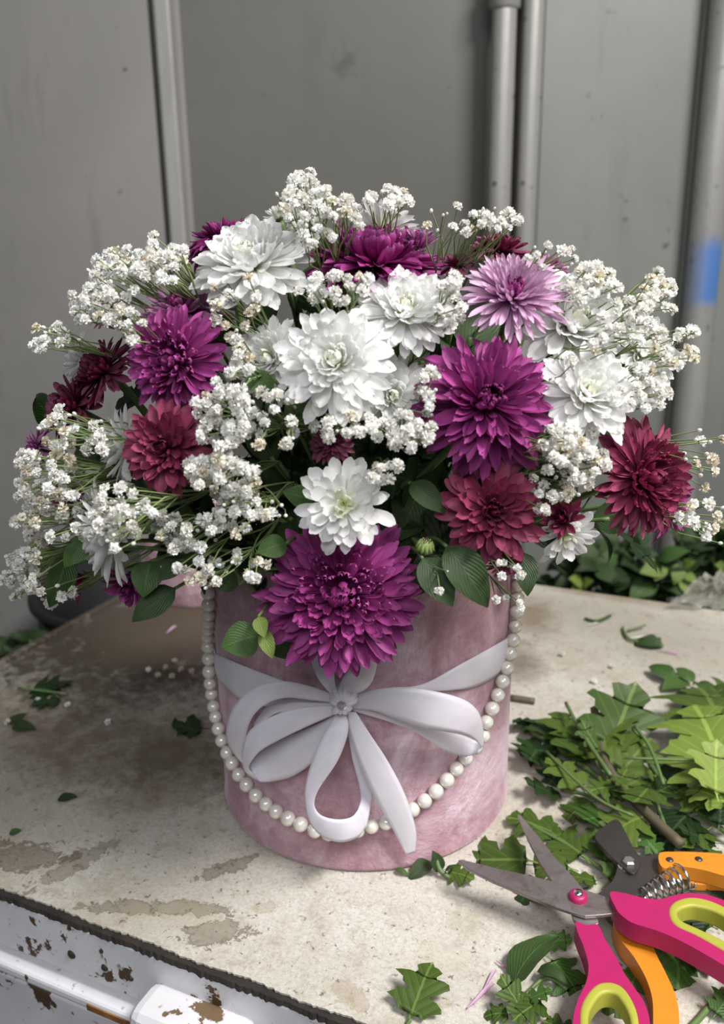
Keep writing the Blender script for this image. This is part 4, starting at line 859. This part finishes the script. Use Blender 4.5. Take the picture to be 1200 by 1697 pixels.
table_sprig('cut_branch', 'branch with one dark leaf pointing at the velvet box', [[(1050, 1350, .004), (980, 1320, .006), (930, 1308, .006), .0014]],
   [((945, 1322), (864, 1302), .004, .01, 'dark', 3), ((975, 1320), (912, 1245), .008, .024, 'cut', 0), ((990, 1325), (935, 1345), .006, .008, 'cut', 1), ((1010, 1335), (1040, 1270), .008, .022, 'cut', 2), ((1020, 1340), (960, 1375), .004, .012, 'mid', 3)])
table_sprig('cut_branch', 'light green branch beneath the open scissor blades', [[(1010, 1450, .003), (940, 1400, .004), (850, 1352, .004), .0012]],
   [((940, 1385), (838, 1350), .003, .006, 'cut', 2), ((980, 1430), (905, 1365), .004, .008, 'cut', 0), ((960, 1440), (865, 1425), .003, .006, 'cut', 1), ((900, 1430), (760, 1412), .003, .005, 'cut', 0), ((1000, 1440), (1010, 1370), .004, .008, 'cut', 3), ((1000, 1460), (930, 1450), .003, .006, 'cut', 2), ((1000, 1470), (1055, 1420), .003, .012, 'cut', 0), ((900, 1450), (860, 1490), .003, .004, 'dark', 0), ((980, 1465), (880, 1510), .002, .003, 'mid', 1)])
table_sprig('cut_branch', 'bright yellow green branch at the frame edge above the dark branches', [[(1240, 1330, .02), (1190, 1240, .026), (1150, 1170, .022), .0016]],
   [((1195, 1320), (1135, 1215), .028, .034, 'light', 0), ((1210, 1290), (1150, 1160), .028, .036, 'light', 2), ((1220, 1270), (1190, 1150), .03, .04, 'light', 1), ((1190, 1330), (1180, 1240), .03, .04, 'light', 3), ((1215, 1240), (1160, 1130), .024, .02, 'cut', 2), ((1230, 1200), (1170, 1120), .02, .026, 'cut', 0), ((1220, 1340), (1140, 1290), .024, .03, 'light', 1)])
table_sprig('cut_branch', 'small leafy twig lying further back by the bright branch', [[(1190, 1150, .004), (1130, 1120, .006), (1085, 1105, .006), .0011]],
   [((1120, 1128), (1072, 1098), .005, .01, 'mid', 10), ((1140, 1128), (1098, 1140), .005, .006, 'mid', 11), ((1150, 1130), (1120, 1104), .006, .012, 'mid', 11), ((1160, 1150), (1122, 1142), .006, .006, 'dark', 0), ((1185, 1160), (1145, 1120), .008, .014, 'mid', 12), ((1190, 1170), (1130, 1170), .006, .008, 'mid', 11), ((1200, 1150), (1180, 1115), .008, .014, 'mid', 10)])
table_sprig('cut_branch', 'shaded branch tangle along the frame edge behind the orange handle', [[(1230, 1400, .006), (1140, 1330, .012), (1080, 1270, .02), (1050, 1205, .03), .0018], [(1230, 1260, .004), (1140, 1262, .016), (1060, 1250, .018), .0013], [(1130, 1470, .004), (1060, 1380, .008), (990, 1290, .01), .0014], [(1110, 1390, .008), (1080, 1300, .014), (1085, 1235, .02), .0014]],
   [((1110, 1300), (1180, 1340), .014, .02, 'cut', 0), ((1090, 1280), (1050, 1350), .018, .016, 'cut', 3), ((1150, 1340), (1090, 1390), .012, .012, 'dark', 1), ((1180, 1370), (1130, 1400), .01, .012, 'cut', 2), ((1190, 1380), (1200, 1310), .01, .022, 'dark', 0), ((1200, 1400), (1120, 1380), .008, .012, 'dark', 3), ((1060, 1250), (1010, 1230), .016, .02, 'mid', 0), ((1130, 1260), (1090, 1320), .014, .01, 'dark', 2), ((1160, 1400), (1210, 1440), .008, .008, 'cut', 1), ((1100, 1420), (1060, 1380), .006, .01, 'mid', 2)])
table_sprig('cut_branch', 'lobed leaf cluster lying left of the lower pink scissor handle', [[(940, 1640, .002), (905, 1620, .004), (870, 1650, .003), .0011]],
   [((850, 1632), (922, 1534), .002, .014, 'mid', 10), ((905, 1580), (968, 1640), .004, .006, 'mid', 1), ((890, 1610), (945, 1622), .004, .010, 'dark', 12), ((880, 1690), (825, 1622), .003, .010, 'cut', 3), ((905, 1650), (850, 1690), .005, .006, 'cut', 2), ((870, 1660), (912, 1635), .004, .012, 'mid', 0), ((850, 1680), (806, 1676), .002, .005, 'cut', 1), ((900, 1560), (950, 1560), .004, .006, 'mid', 3)])
table_sprig('cut_branch', 'broad leaves lying under the secateur handles in the near corner', [[(1200, 1640, .003), (1150, 1697, .003), (1120, 1720, .003), .0017], [(1210, 1500, .003), (1120, 1520, .003), .0012]],
   [((1110, 1500), (1190, 1600), .003, .006, 'cut', 0), ((1120, 1560), (1135, 1655), .003, .006, 'mid', 1), ((1190, 1540), (1110, 1500), .003, .008, 'dark', 2), ((1180, 1500), (1110, 1540), .003, .005, 'dark', 0), ((1200, 1600), (1130, 1580), .003, .008, 'cut', 3), ((1180, 1690), (1215, 1640), .003, .01, 'mid', 0), ((1060, 1600), (1040, 1650), .002, .004, 'mid', 2), ((1000, 1640), (1060, 1697), .002, .004, 'cut', 1), ((1170, 1460), (1215, 1500), .003, .006, 'dark', 1), ((960, 1720), (900, 1690), .002, .004, 'cut', 2)])
table_sprig('cut_branch', 'short sprig of curled leaves touching the front foot of the box', [[(745, 1455, .002), (728, 1440, .006), (722, 1415, .012), .0016]],
   [((735, 1440), (786, 1456), .003, .006, 'cut', 2), ((730, 1445), (718, 1410), .003, .016, 'dark', 11), ((715, 1428), (676, 1456), .003, .002, 'dark', 10), ((735, 1450), (760, 1430), .003, .012, 'mid', 10), ((655, 1442), (680, 1450), .002, .002, 'mid', 12)])
table_sprig('bare_stems', 'thin bare stems lying crosswise on top of the cut greenery', [[(1052, 1203, .034), (1078, 1240, .032), (1100, 1300, .026), .0013], [(1035, 1256, .030), (1150, 1260, .030), .0009], [(938, 1165, .026), (965, 1215, .026), (1012, 1285, .024), .0015], [(905, 1245, .018), (985, 1320, .022), (1050, 1352, .02), .0011]], [((1012, 1285), (1040, 1300), .024, .026, 'cut', 0)], 'stems')
table_sprig('cut_twig', 'short cut brown twig lying beside the box at the dark branch', [[(846, 1156, .003), (886, 1162, .003), .0028]], [], 'twig', M_brown)
table_sprig('cut_branch', 'faint leafy scrap on the shaded cabinet corner farthest from the box', [[(30, 1140, .003), (110, 1150, .003), .0011]], [((100, 1150), (30, 1125), .003, .006, 'dark', 1), ((110, 1160), (50, 1165), .002, .004, 'dark', 2), ((80, 1150), (115, 1118), .003, .006, 'dark', 0)])
table_sprig('leaf_scrap', 'small dark leaf scrap at the frame edge on the shaded side', [], [((15, 1200), (45, 1180), .002, .006, 'dark', 11), ((20, 1205), (60, 1205), .002, .004, 'dark', 10)], 'leaf')
table_sprig('leaf_scrap', 'dark leaf in the box shadow, touching the pearl side', [], [((350, 1205), (262, 1210), .002, .004, 'dark', 1), ((340, 1215), (290, 1200), .002, .006, 'dark', 2)], 'leaf')
table_sprig('leaf_scrap', 'tiny lone leaf fragment on the stained middle of the top', [], [((95, 1325), (128, 1318), .001, .003, 'dark', 11)], 'leaf')
table_sprig('leaf_scrap', 'tiny bright leaf fragment near the chipped edge', [], [((15, 1382), (35, 1374), .001, .003, 'mid', 11)], 'leaf')
table_sprig('leaf_scrap', 'small green stem scrap lying near the back edge', [[(970, 1025, .002), (990, 1029, .003), (1012, 1020, .003), .0016]], [], 'stem', LM['mid'])
table_sprig('leaf_scrap', 'curled green sprig with a white petal near the back edge', [[(1032, 1040, .002), (1045, 1060, .003), (1100, 1070, .003), .0014], [(1040, 1045, .003), (1070, 1036, .005), .001]], [((1100, 1072), (1040, 1062), .002, .004, 'dark', 12), ((1070, 1070), (1098, 1050), .002, .006, 'dark', 12)], 'leaf')
# loose petals and fallen blossoms
def loose_petal(px, py, ang, s, col, label, fam='quill'):
    p = on_z(px, py, .0015); d = Vector((math.cos(ang), math.sin(ang), .04)); me = petals_for(fam, col)[2][0]
    o = obj('fallen_petal', me, None, mat_dir(p, d, (0, 0, 1), s)); tag(o, label, 'petal', 'fallen petals on the cabinet')
loose_petal(775, 1671, .75, .021, 'lilac', 'lilac petal lying beside the single lobed leaf')
loose_petal(802, 1640, 1.0, .015, 'lilac', 'lilac petal nearly touching the other one, closer to the leaf cluster')
loose_petal(822, 1592, -.9, .014, 'purple_pale', 'thin pink petal curl near the leaf cluster top')
loose_petal(1045, 1058, .1, .016, 'white', 'white petal caught in the curled green sprig', 'decor')
loose_petal(975, 1036, .3, .012, 'white', 'white petal scrap beside the small green stem', 'decor')
loose_petal(1090, 1078, -.5, .02, 'purple_pale', 'pink petal sliver behind the curled sprig')
loose_petal(1120, 1360, .4, .026, 'white', 'crumpled pale petal among the shaded branches', 'decor')
loose_petal(276, 1050, 1.2, .018, 'lilac', 'pale lilac petal in the shadow behind the pearls', 'decor')
for px, py, lab in ((62, 1160, 'white blossom on the dark leafy scrap'), (112, 1168, 'small white blossom next to the dark leafy scrap'), (12, 1196, 'white blossom by the leaf scrap at the frame edge'), (246, 1110, 'white blossom in the shadow of the bouquet'), (932, 1083, 'fallen white blossom behind the pearls on the lit side'), (985, 1128, 'fallen blossom above the dark leafy branch, nearer one'), (992, 1140, 'fallen blossom of a touching pair above the branch'), (1015, 1103, 'lone tiny blossom on the clean part of the top'), (178, 1196, 'tiny white speck of blossom on the brown stain')):
    p = on_z(px, py, .003); o = obj('fallen_blossom', rnd.choice(BLO), None, frame_z(p, (rnd.uniform(-.4, .4), -.3, 1), 0, .0032)); tag(o, lab, 'blossom', 'fallen blossoms on the cabinet')
for i, (px, py) in enumerate([(275, 1105), (285, 1120), (300, 1108), (290, 1095), (262, 1118), (318, 1112)]):
    p = on_z(px, py, .003); o = obj('dried_blossom', BLD[i % 3], None, frame_z(p, (rnd.uniform(-.4, .4), -.3, 1), 0, .0034)); tag(o, ['dried blossom at the heap side away from the pearls', 'dried blossom in the middle of the shadowed heap', 'dried blossom nearest the pearls in the small shadowed heap', 'dried blossom furthest back in the shadowed heap', 'dried blossom lowest in the shadowed heap', 'dried blossom lying between heap and pearl strand'][i], 'blossom', 'dried blossoms in a small heap')

# ================================================================== SCISSORS AND SECATEURS
def smooth2d(P, n=4, closed=True):
    P = [Vector((x, y)) for x, y in P]; K = len(P); out = []
    for i in range(K):
        a, b_, c, d = P[(i - 1) % K], P[i], P[(i + 1) % K], P[(i + 2) % K]
        for k in range(n):
            t = k / n; out.append(0.5 * ((2 * b_) + (c - a) * t + (2 * a - 5 * b_ + 4 * c - d) * t * t + (3 * b_ - a - 3 * c + d) * t ** 3))
    return out
import bmesh
def plate(name, outline, holes, z0, z1, m, parent, o0, bv=0.0, seg=3, sm=True, crown=False):
    """solid plate lying on the table plane; outlines given in frame px at height z1"""
    bm = bmesh.new(); loops = []
    for L in [outline] + holes:
        vs = [bm.verts.new(on_z(x, y, z1) - o0) for x, y in L]; es = [bm.edges.new((vs[i], vs[(i + 1) % len(vs)])) for i in range(len(vs))]; loops += es
    bmesh.ops.triangle_fill(bm, use_beauty=True, use_dissolve=False, edges=loops)
    for f in bm.faces:
        if f.normal.z < 0: f.normal_flip()
    g = bmesh.ops.extrude_face_region(bm, geom=bm.faces[:]); 
    for v in [v for v in g['geom'] if isinstance(v, bmesh.types.BMVert)]: v.co.z -= (z1 - z0)
    bmesh.ops.recalc_face_normals(bm, faces=bm.faces[:])
    me = bpy.data.meshes.new(name); bm.to_mesh(me); bm.free(); me.materials.append(m)
    if sm: me.polygons.foreach_set('use_smooth', [True] * len(me.polygons))
    o = obj(name, me, parent)
    if bv: bevel(o, bv, seg)
    if sm:
        wn = o.modifiers.new('wn', 'WEIGHTED_NORMAL'); wn.keep_sharp = False
    return o
def c6(L): return [(600 + x / 2, 1080 + y / 2) for x, y in L]
def sm6(L, n=5): return [tuple(v) for v in smooth2d(c6(L), n)]
M_pink = plain('pink_plastic', (0.40, 0.010, 0.105), 0.45, var=.05)
M_lime = plain('lime_rubber', (0.38, 0.38, 0.045), 0.5, var=.06)
M_orange = plain('orange_plastic', (0.62, 0.225, 0.016), 0.42, var=.05)
def blade_mat(name, col, r=.38):
    m, nt, bs = mat(name); tc = nt.nodes.new('ShaderNodeTexCoord').outputs['Object']
    a = noise_(nt, tc, 60, 5, .7, .5); b_ = noise_(nt, tc, 15, 4)
    c = ramp(nt, b_, [(.35, tuple(x * .6 for x in col)), (.65, col)]); c = mixc(nt, math_(nt, 'MULTIPLY', ramp(nt, a, [(.5, (0, 0, 0)), (.68, (1, 1, 1))]), .6), c, (.12, .075, .055))
    nt.links.new(c, bs.inputs['Base Color']); bs.inputs['Metallic'].default_value = .75; bs.inputs['Roughness'].default_value = r; bump(nt, bs, a, .2, .0006); return m
M_blade = blade_mat('stained_steel', (.42, .37, .37)); M_darkst = blade_mat('dark_steel', (.13, .115, .11)); M_chrome = plain('chrome', (.7, .7, .7), .18, 1.0, var=.05)
so = on_z(958, 1491, 0)
sci = thing('scissors', so, 'open scissors with pink and lime handles lying on cut leaves', 'scissors')
plate('blade', c6([(318, 690), (330, 688), (450, 718), (560, 742), (650, 765), (700, 778), (760, 795), (820, 815), (850, 850), (845, 866), (800, 872), (740, 876), (690, 862), (640, 845), (540, 805), (430, 758), (350, 718)]), [], .0215, .0235, M_blade, sci, so, .0004, 2, False)
plate('blade', c6([(515, 538), (526, 542), (580, 605), (640, 680), (700, 745), (745, 800), (775, 850), (785, 900), (760, 912), (725, 905), (700, 885), (690, 850), (660, 805), (625, 752), (590, 700), (555, 630)]), [], .0185, .0208, M_blade, sci, so, .0004, 2, False)
# pink handles, each with a rubber-lined eye
plate('handle', sm6([(822, 798), (870, 800), (930, 815), (985, 820), (1030, 808), (1090, 800), (1160, 810), (1250, 850), (1400, 960), (1440, 1060), (1400, 1120), (1330, 1100), (1240, 1062), (1150, 1010), (1060, 960), (980, 925), (900, 900), (862, 875), (842, 850)]), [sm6([(1022, 850), (1050, 826), (1110, 818), (1200, 850), (1310, 930), (1360, 1010), (1340, 1050), (1280, 1030), (1190, 975), (1110, 930), (1040, 895)][::-1])], .0165, .0275, M_pink, sci, so, .0032, 4)
plate('grip_lining', sm6([(1016, 852), (1046, 820), (1112, 812), (1204, 844), (1314, 925), (1366, 1010), (1344, 1058), (1276, 1037), (1186, 982), (1106, 937), (1034, 901)]), [sm6([(1046, 862), (1070, 846), (1112, 842), (1190, 868), (1290, 945), (1325, 1000), (1318, 1020), (1270, 1000), (1190, 950), (1110, 912), (1060, 888)][::-1])], .0175, .0282, M_lime, sci, so, .0016, 3)
plate('handle', sm6([(708, 895), (745, 905), (782, 905), (805, 950), (838, 1005), (870, 1065), (905, 1115), (935, 1160), (955, 1230), (950, 1330), (890, 1400), (790, 1410), (720, 1340), (698, 1240), (712, 1160), (742, 1095), (750, 1040), (735, 980), (715, 930)]), [sm6([(740, 1150), (780, 1105), (830, 1100), (870, 1125), (905, 1190), (912, 1260), (890, 1340), (840, 1370), (770, 1350), (735, 1280), (728, 1200)][::-1])], .0125, .0235, M_pink, sci, so, .0032, 4)
plate('grip_lining', sm6([(735, 1148), (778, 1099), (832, 1093), (876, 1120), (912, 1188), (919, 1260), (896, 1346), (842, 1378), (766, 1357), (728, 1283), (721, 1200)]), [sm6([(765, 1170), (795, 1133), (830, 1128), (856, 1148), (884, 1200), (890, 1260), (870, 1325), (835, 1345), (785, 1328), (758, 1270), (752, 1210)][::-1])], .0135, .0242, M_lime, sci, so, .0016, 3)
pv = on_z(958, 1488, .0235) - so
b = MB(); b.lathe([(.0001, .0032), (.0035, .0032), (.0048, .0022), (.0052, 0), (.0052, -.006)], 28, M=Matrix.Translation(pv)); obj('pivot', b.mesh('pivot', M_pink), sci)
b = MB(); b.lathe([(.0001, .0045), (.0022, .0042), (.0028, .003), (.0028, .002)], 20, M=Matrix.Translation(pv)); obj('rivet', b.mesh('rivet', M_chrome), sci)

se = on_z(1042, 1435, 0)
sec = thing('secateurs', se, 'secateurs with orange handles and a coil spring under the scissors', 'secateurs')
plate('cutting_head', sm6([(800, 790), (835, 750), (850, 705), (880, 680), (930, 680), (985, 668), (1010, 690), (1000, 720), (970, 760), (930, 800), (870, 820), (800, 822), (770, 808)]), [], .010, .0140, M_darkst, sec, se, .0008, 2)
plate('cutting_blade', sm6([(845, 555), (875, 600), (900, 650), (925, 690), (900, 735), (850, 700), (800, 650), (772, 612), (800, 580)]), [], .0125, .0160, M_darkst, sec, se, .0008, 2)
plate('handle', sm6([(985, 668), (1040, 662), (1120, 664), (1200, 670), (1300, 690), (1420, 730), (1440, 760), (1400, 790), (1300, 772), (1200, 742), (1120, 720), (1050, 710), (995, 714)]), [], .011, .0200, M_orange, sec, se, .0025, 4)
plate('handle', sm6([(832, 880), (870, 895), (920, 905), (952, 935), (975, 1000), (1010, 1070), (1040, 1140), (1052, 1220), (1045, 1330), (1010, 1400), (965, 1330), (965, 1230), (962, 1150), (940, 1080), (900, 1010), (855, 950)]), [], .002, .0125, M_orange, sec, se, .0035, 4)
plate('handle_tang', sm6([(812, 800), (850, 830), (905, 900), (880, 915), (835, 895), (800, 850)]), [], .008, .0120, M_darkst, sec, se, .0006, 2)
plate('lower_arm', sm6([(1090, 735), (1200, 745), (1300, 770), (1300, 790), (1200, 772), (1095, 768)]), [], .006, .0105, M_orange, sec, se, .001, 2)
for x, y in ((1020, 690), (1116, 688)):
    q = on_z(600 + x / 2, 1080 + y / 2, .020) - se
    b = MB(); b.lathe([(.0001, .0008), (.0016, .0008), (.0022, .0002), (.0024, -.001)], 18, M=Matrix.Translation(q)); obj('rivet', b.mesh('rivet', M_darkst), sec)
q = on_z(1042, 1434, .0145) - se
b = MB(); b.lathe([(.0001, .0005), (.0060, .0005), (.0064, -.0004), (.0064, -.003)], 24, M=Matrix.Translation(q)); obj('washer', b.mesh('washer', M_chrome), sec)
b = MB(); b.lathe([(.0001, .0042), (.0030, .0042), (.0040, .0034), (.0040, .0002)], 6, M=Matrix.Translation(q)); obj('nut', b.mesh('nut', M_chrome, False), sec)
ca, cb = on_z(1068, 1487, .013) - se, on_z(1136, 1450, .016) - se; ax = (cb - ca); u_ = ax.normalized().cross(Vector((0, 0, 1))).normalized(); v_ = u_.cross(ax.normalized())
pts = []
for i in range(7 * 16 + 1):
    t_ = i / (7 * 16); a = 2 * math.pi * i / 16; rr_ = .0048 + .0028 * t_; pts.append(ca + ax * t_ + (u_ * math.cos(a) + v_ * math.sin(a)) * rr_)
b = MB(); b.tube(pts, .00085, 6); obj('coil_spring', b.mesh('coil_spring', M_chrome), sec)

# ================================================================== BEHIND THE CABINET
# second pink hat box behind the bouquet, mostly hidden
p = on_z(310, 1006, 0); c2 = Vector((p.x + .012, p.y + .068, 0))
hat2 = thing('hat_box', (c2.x, c2.y, 0), 'second pink round box standing in shadow behind the bouquet', 'box')
b = MB(); b.lathe([(0.0001, 0), (.071, 0), (.072, .002), (.072, .12), (.069, .12), (.069, .004), (.0001, .004)], 64); obj('body', b.mesh('body', M_velvet), hat2)
b = MB(); b.lathe([(0.0001, .131), (.074, .131), (.0755, .129), (.0755, .100), (.0735, .100), (.0735, .127), (.0001, .127)], 64); obj('lid', b.mesh('lid', M_velvet), hat2)
# black tub on the floor by the wall
tp = on_y(170, 985, .56); tub = thing('plastic_tub', (tp.x + .045, .60, FLOOR), 'black plastic tub in the dark gap between the wall and the cabinet', 'tub')
b = MB(); H_ = tp.z - FLOOR
b.lathe([(.0001, 0), (.085, 0), (.145, H_ - .01), (.153, H_ - .008), (.153, H_), (.140, H_), (.080, .01), (.0001, .01)], 48)
obj('body', b.mesh('body', plain('black_plastic', (.008, .008, .009), .5)), tub)
# leafy branches piled behind the back edge
def back_branch(pxs, mains, n, label, s=.04, seed=0, y=.47):
    r = random.Random(seed); pts = [on_y(x, yy, y + dy) for x, yy, dy in pxs]; base = Vector((pts[0].x, min(pts[0].y + .03, WY - .06), FLOOR))
    t = thing('leafy_branch', base, label, 'branch', 'leafy branches standing behind the cabinet')
    crv = catmull([base, pts[0] - Vector((0, -.01, .25))] + pts, 8); b = MB(); b.tube([v - base for v in crv], .002, 5); obj('stem', b.mesh('stem', M_stem), t)
    seg = crv[14:]
    for k in range(n):
        q = seg[int(k * len(seg) / n)]; d = Vector((r.uniform(-1, 1), r.uniform(-.8, .5), r.uniform(-.3, .9)))
        obj('leaf', r.choice(OV[r.choice(mains)]), t, mat_dir(q - base, d, Vector((r.uniform(-.3, .3), -.7, .9)), s * r.uniform(.7, 1.15)))
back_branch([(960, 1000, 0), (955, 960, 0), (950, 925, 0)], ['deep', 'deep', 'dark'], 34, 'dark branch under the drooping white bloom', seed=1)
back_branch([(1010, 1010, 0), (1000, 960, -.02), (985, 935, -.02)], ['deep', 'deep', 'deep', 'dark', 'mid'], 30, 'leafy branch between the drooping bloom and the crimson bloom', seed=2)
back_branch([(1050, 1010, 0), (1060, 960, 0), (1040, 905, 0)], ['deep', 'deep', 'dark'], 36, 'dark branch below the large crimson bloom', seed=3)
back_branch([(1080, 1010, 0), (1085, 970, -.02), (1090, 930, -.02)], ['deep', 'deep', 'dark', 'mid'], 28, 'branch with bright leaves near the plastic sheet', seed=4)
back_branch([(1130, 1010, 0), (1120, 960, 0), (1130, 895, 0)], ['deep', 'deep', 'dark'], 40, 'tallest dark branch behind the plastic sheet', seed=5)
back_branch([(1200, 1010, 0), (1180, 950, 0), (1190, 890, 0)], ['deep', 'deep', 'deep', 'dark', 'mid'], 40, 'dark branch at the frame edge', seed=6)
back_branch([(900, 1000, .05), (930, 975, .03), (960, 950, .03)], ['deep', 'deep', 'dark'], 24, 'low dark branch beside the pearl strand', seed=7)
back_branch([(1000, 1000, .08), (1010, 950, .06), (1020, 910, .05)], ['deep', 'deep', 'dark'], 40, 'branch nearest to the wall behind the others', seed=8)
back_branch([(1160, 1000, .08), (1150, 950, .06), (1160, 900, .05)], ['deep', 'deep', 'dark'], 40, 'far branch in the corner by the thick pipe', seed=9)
# bright compound leaves on top of the pile
def bright(lab, lst):
    a0 = on_y(lst[0][0][0], lst[0][0][1], .44); t = thing('leaf_sprig', a0, lab, 'leaf')
    b = MB(); b.tube([v - a0 for v in catmull([a0 - Vector((0, -.05, .12)), a0 - Vector((0, -.01, .02)), a0], 4)], .0012, 5); obj('stem', b.mesh('stem', M_stem), t)
    for ba, ti in lst:
        a = on_y(ba[0], ba[1], .44); c = on_y(ti[0], ti[1], .425); obj('leaf', OV['light'][1], t, mat_dir(a - a0, c - a, Vector((0, -.8, .6)), (c - a).length))
bright('single bright green leaf over the dark pile behind the back edge', [((1102, 938), (1062, 948)), ((1100, 935), (1086, 962))])
bright('bright leaf trio above the plastic sheet', [((1128, 935), (1118, 968)), ((1130, 938), (1152, 930)), ((1134, 950), (1155, 965)), ((1130, 960), (1140, 985))])
bright('bright leaf pair low at the back edge below the drooping bloom', [((965, 965), (945, 958)), ((965, 968), (982, 962)), ((960, 970), (948, 980))])
bright('bright leaf cut by the frame edge over the pile', [((1200, 945), (1188, 935)), ((1205, 940), (1215, 960))])
# left: dim greens below the table edge
for k, (px, py) in enumerate(((10, 1075), (40, 1060))):
    back_branch([(px, 1130, .1), (px + 5, 1090, .1), (px + 10, py, .1)], ['deep', 'deep', 'dark'], 22, ('dim branch low in the dark gap at the frame edge', 'dim branch in the dark gap beside the tub')[k], seed=30 + k, y=.38)
# crumpled clear plastic sheet on the back corner of the top
def film():
    m, nt, bs = mat('clear_film'); bs.inputs['Base Color'].default_value = (.42, .41, .35, 1); bs.inputs['Roughness'].default_value = .2
    bs.inputs['Alpha'].default_value = .30; bs.inputs['Specular IOR Level'].default_value = .8; return m
a, b1, c, d = on_z(1100, 1008, .002), on_z(1240, 1012, .002), on_z(1250, 960, .03), on_z(1172, 955, .035)
vs = []; fs = []; n_ = 14
for i in range(n_ + 1):
    for j in range(n_ + 1):
        u, v = i / n_, j / n_; q = a.lerp(b1, u).lerp(d.lerp(c, u), v)
        vs.append(q + Vector((0, noise.noise(Vector((u * 4, v * 4, 1))) * .012, abs(noise.noise(Vector((u * 5, v * 5, 5)))) * .016)))
for i in range(n_):
    for j in range(n_): q = i * (n_ + 1) + j; fs.append((q, q + n_ + 1, q + n_ + 2, q + 1))
o = obj('plastic_sheet', mesh('plastic_sheet', vs, fs, film(), smooth=False)); tag(o, 'crumpled clear plastic sheet at the back edge below the greenery', 'sheet')
sl = o.modifiers.new('solid', 'SOLIDIFY'); sl.thickness = .0003
# shared pieces of the parts keep Blender's own numbering
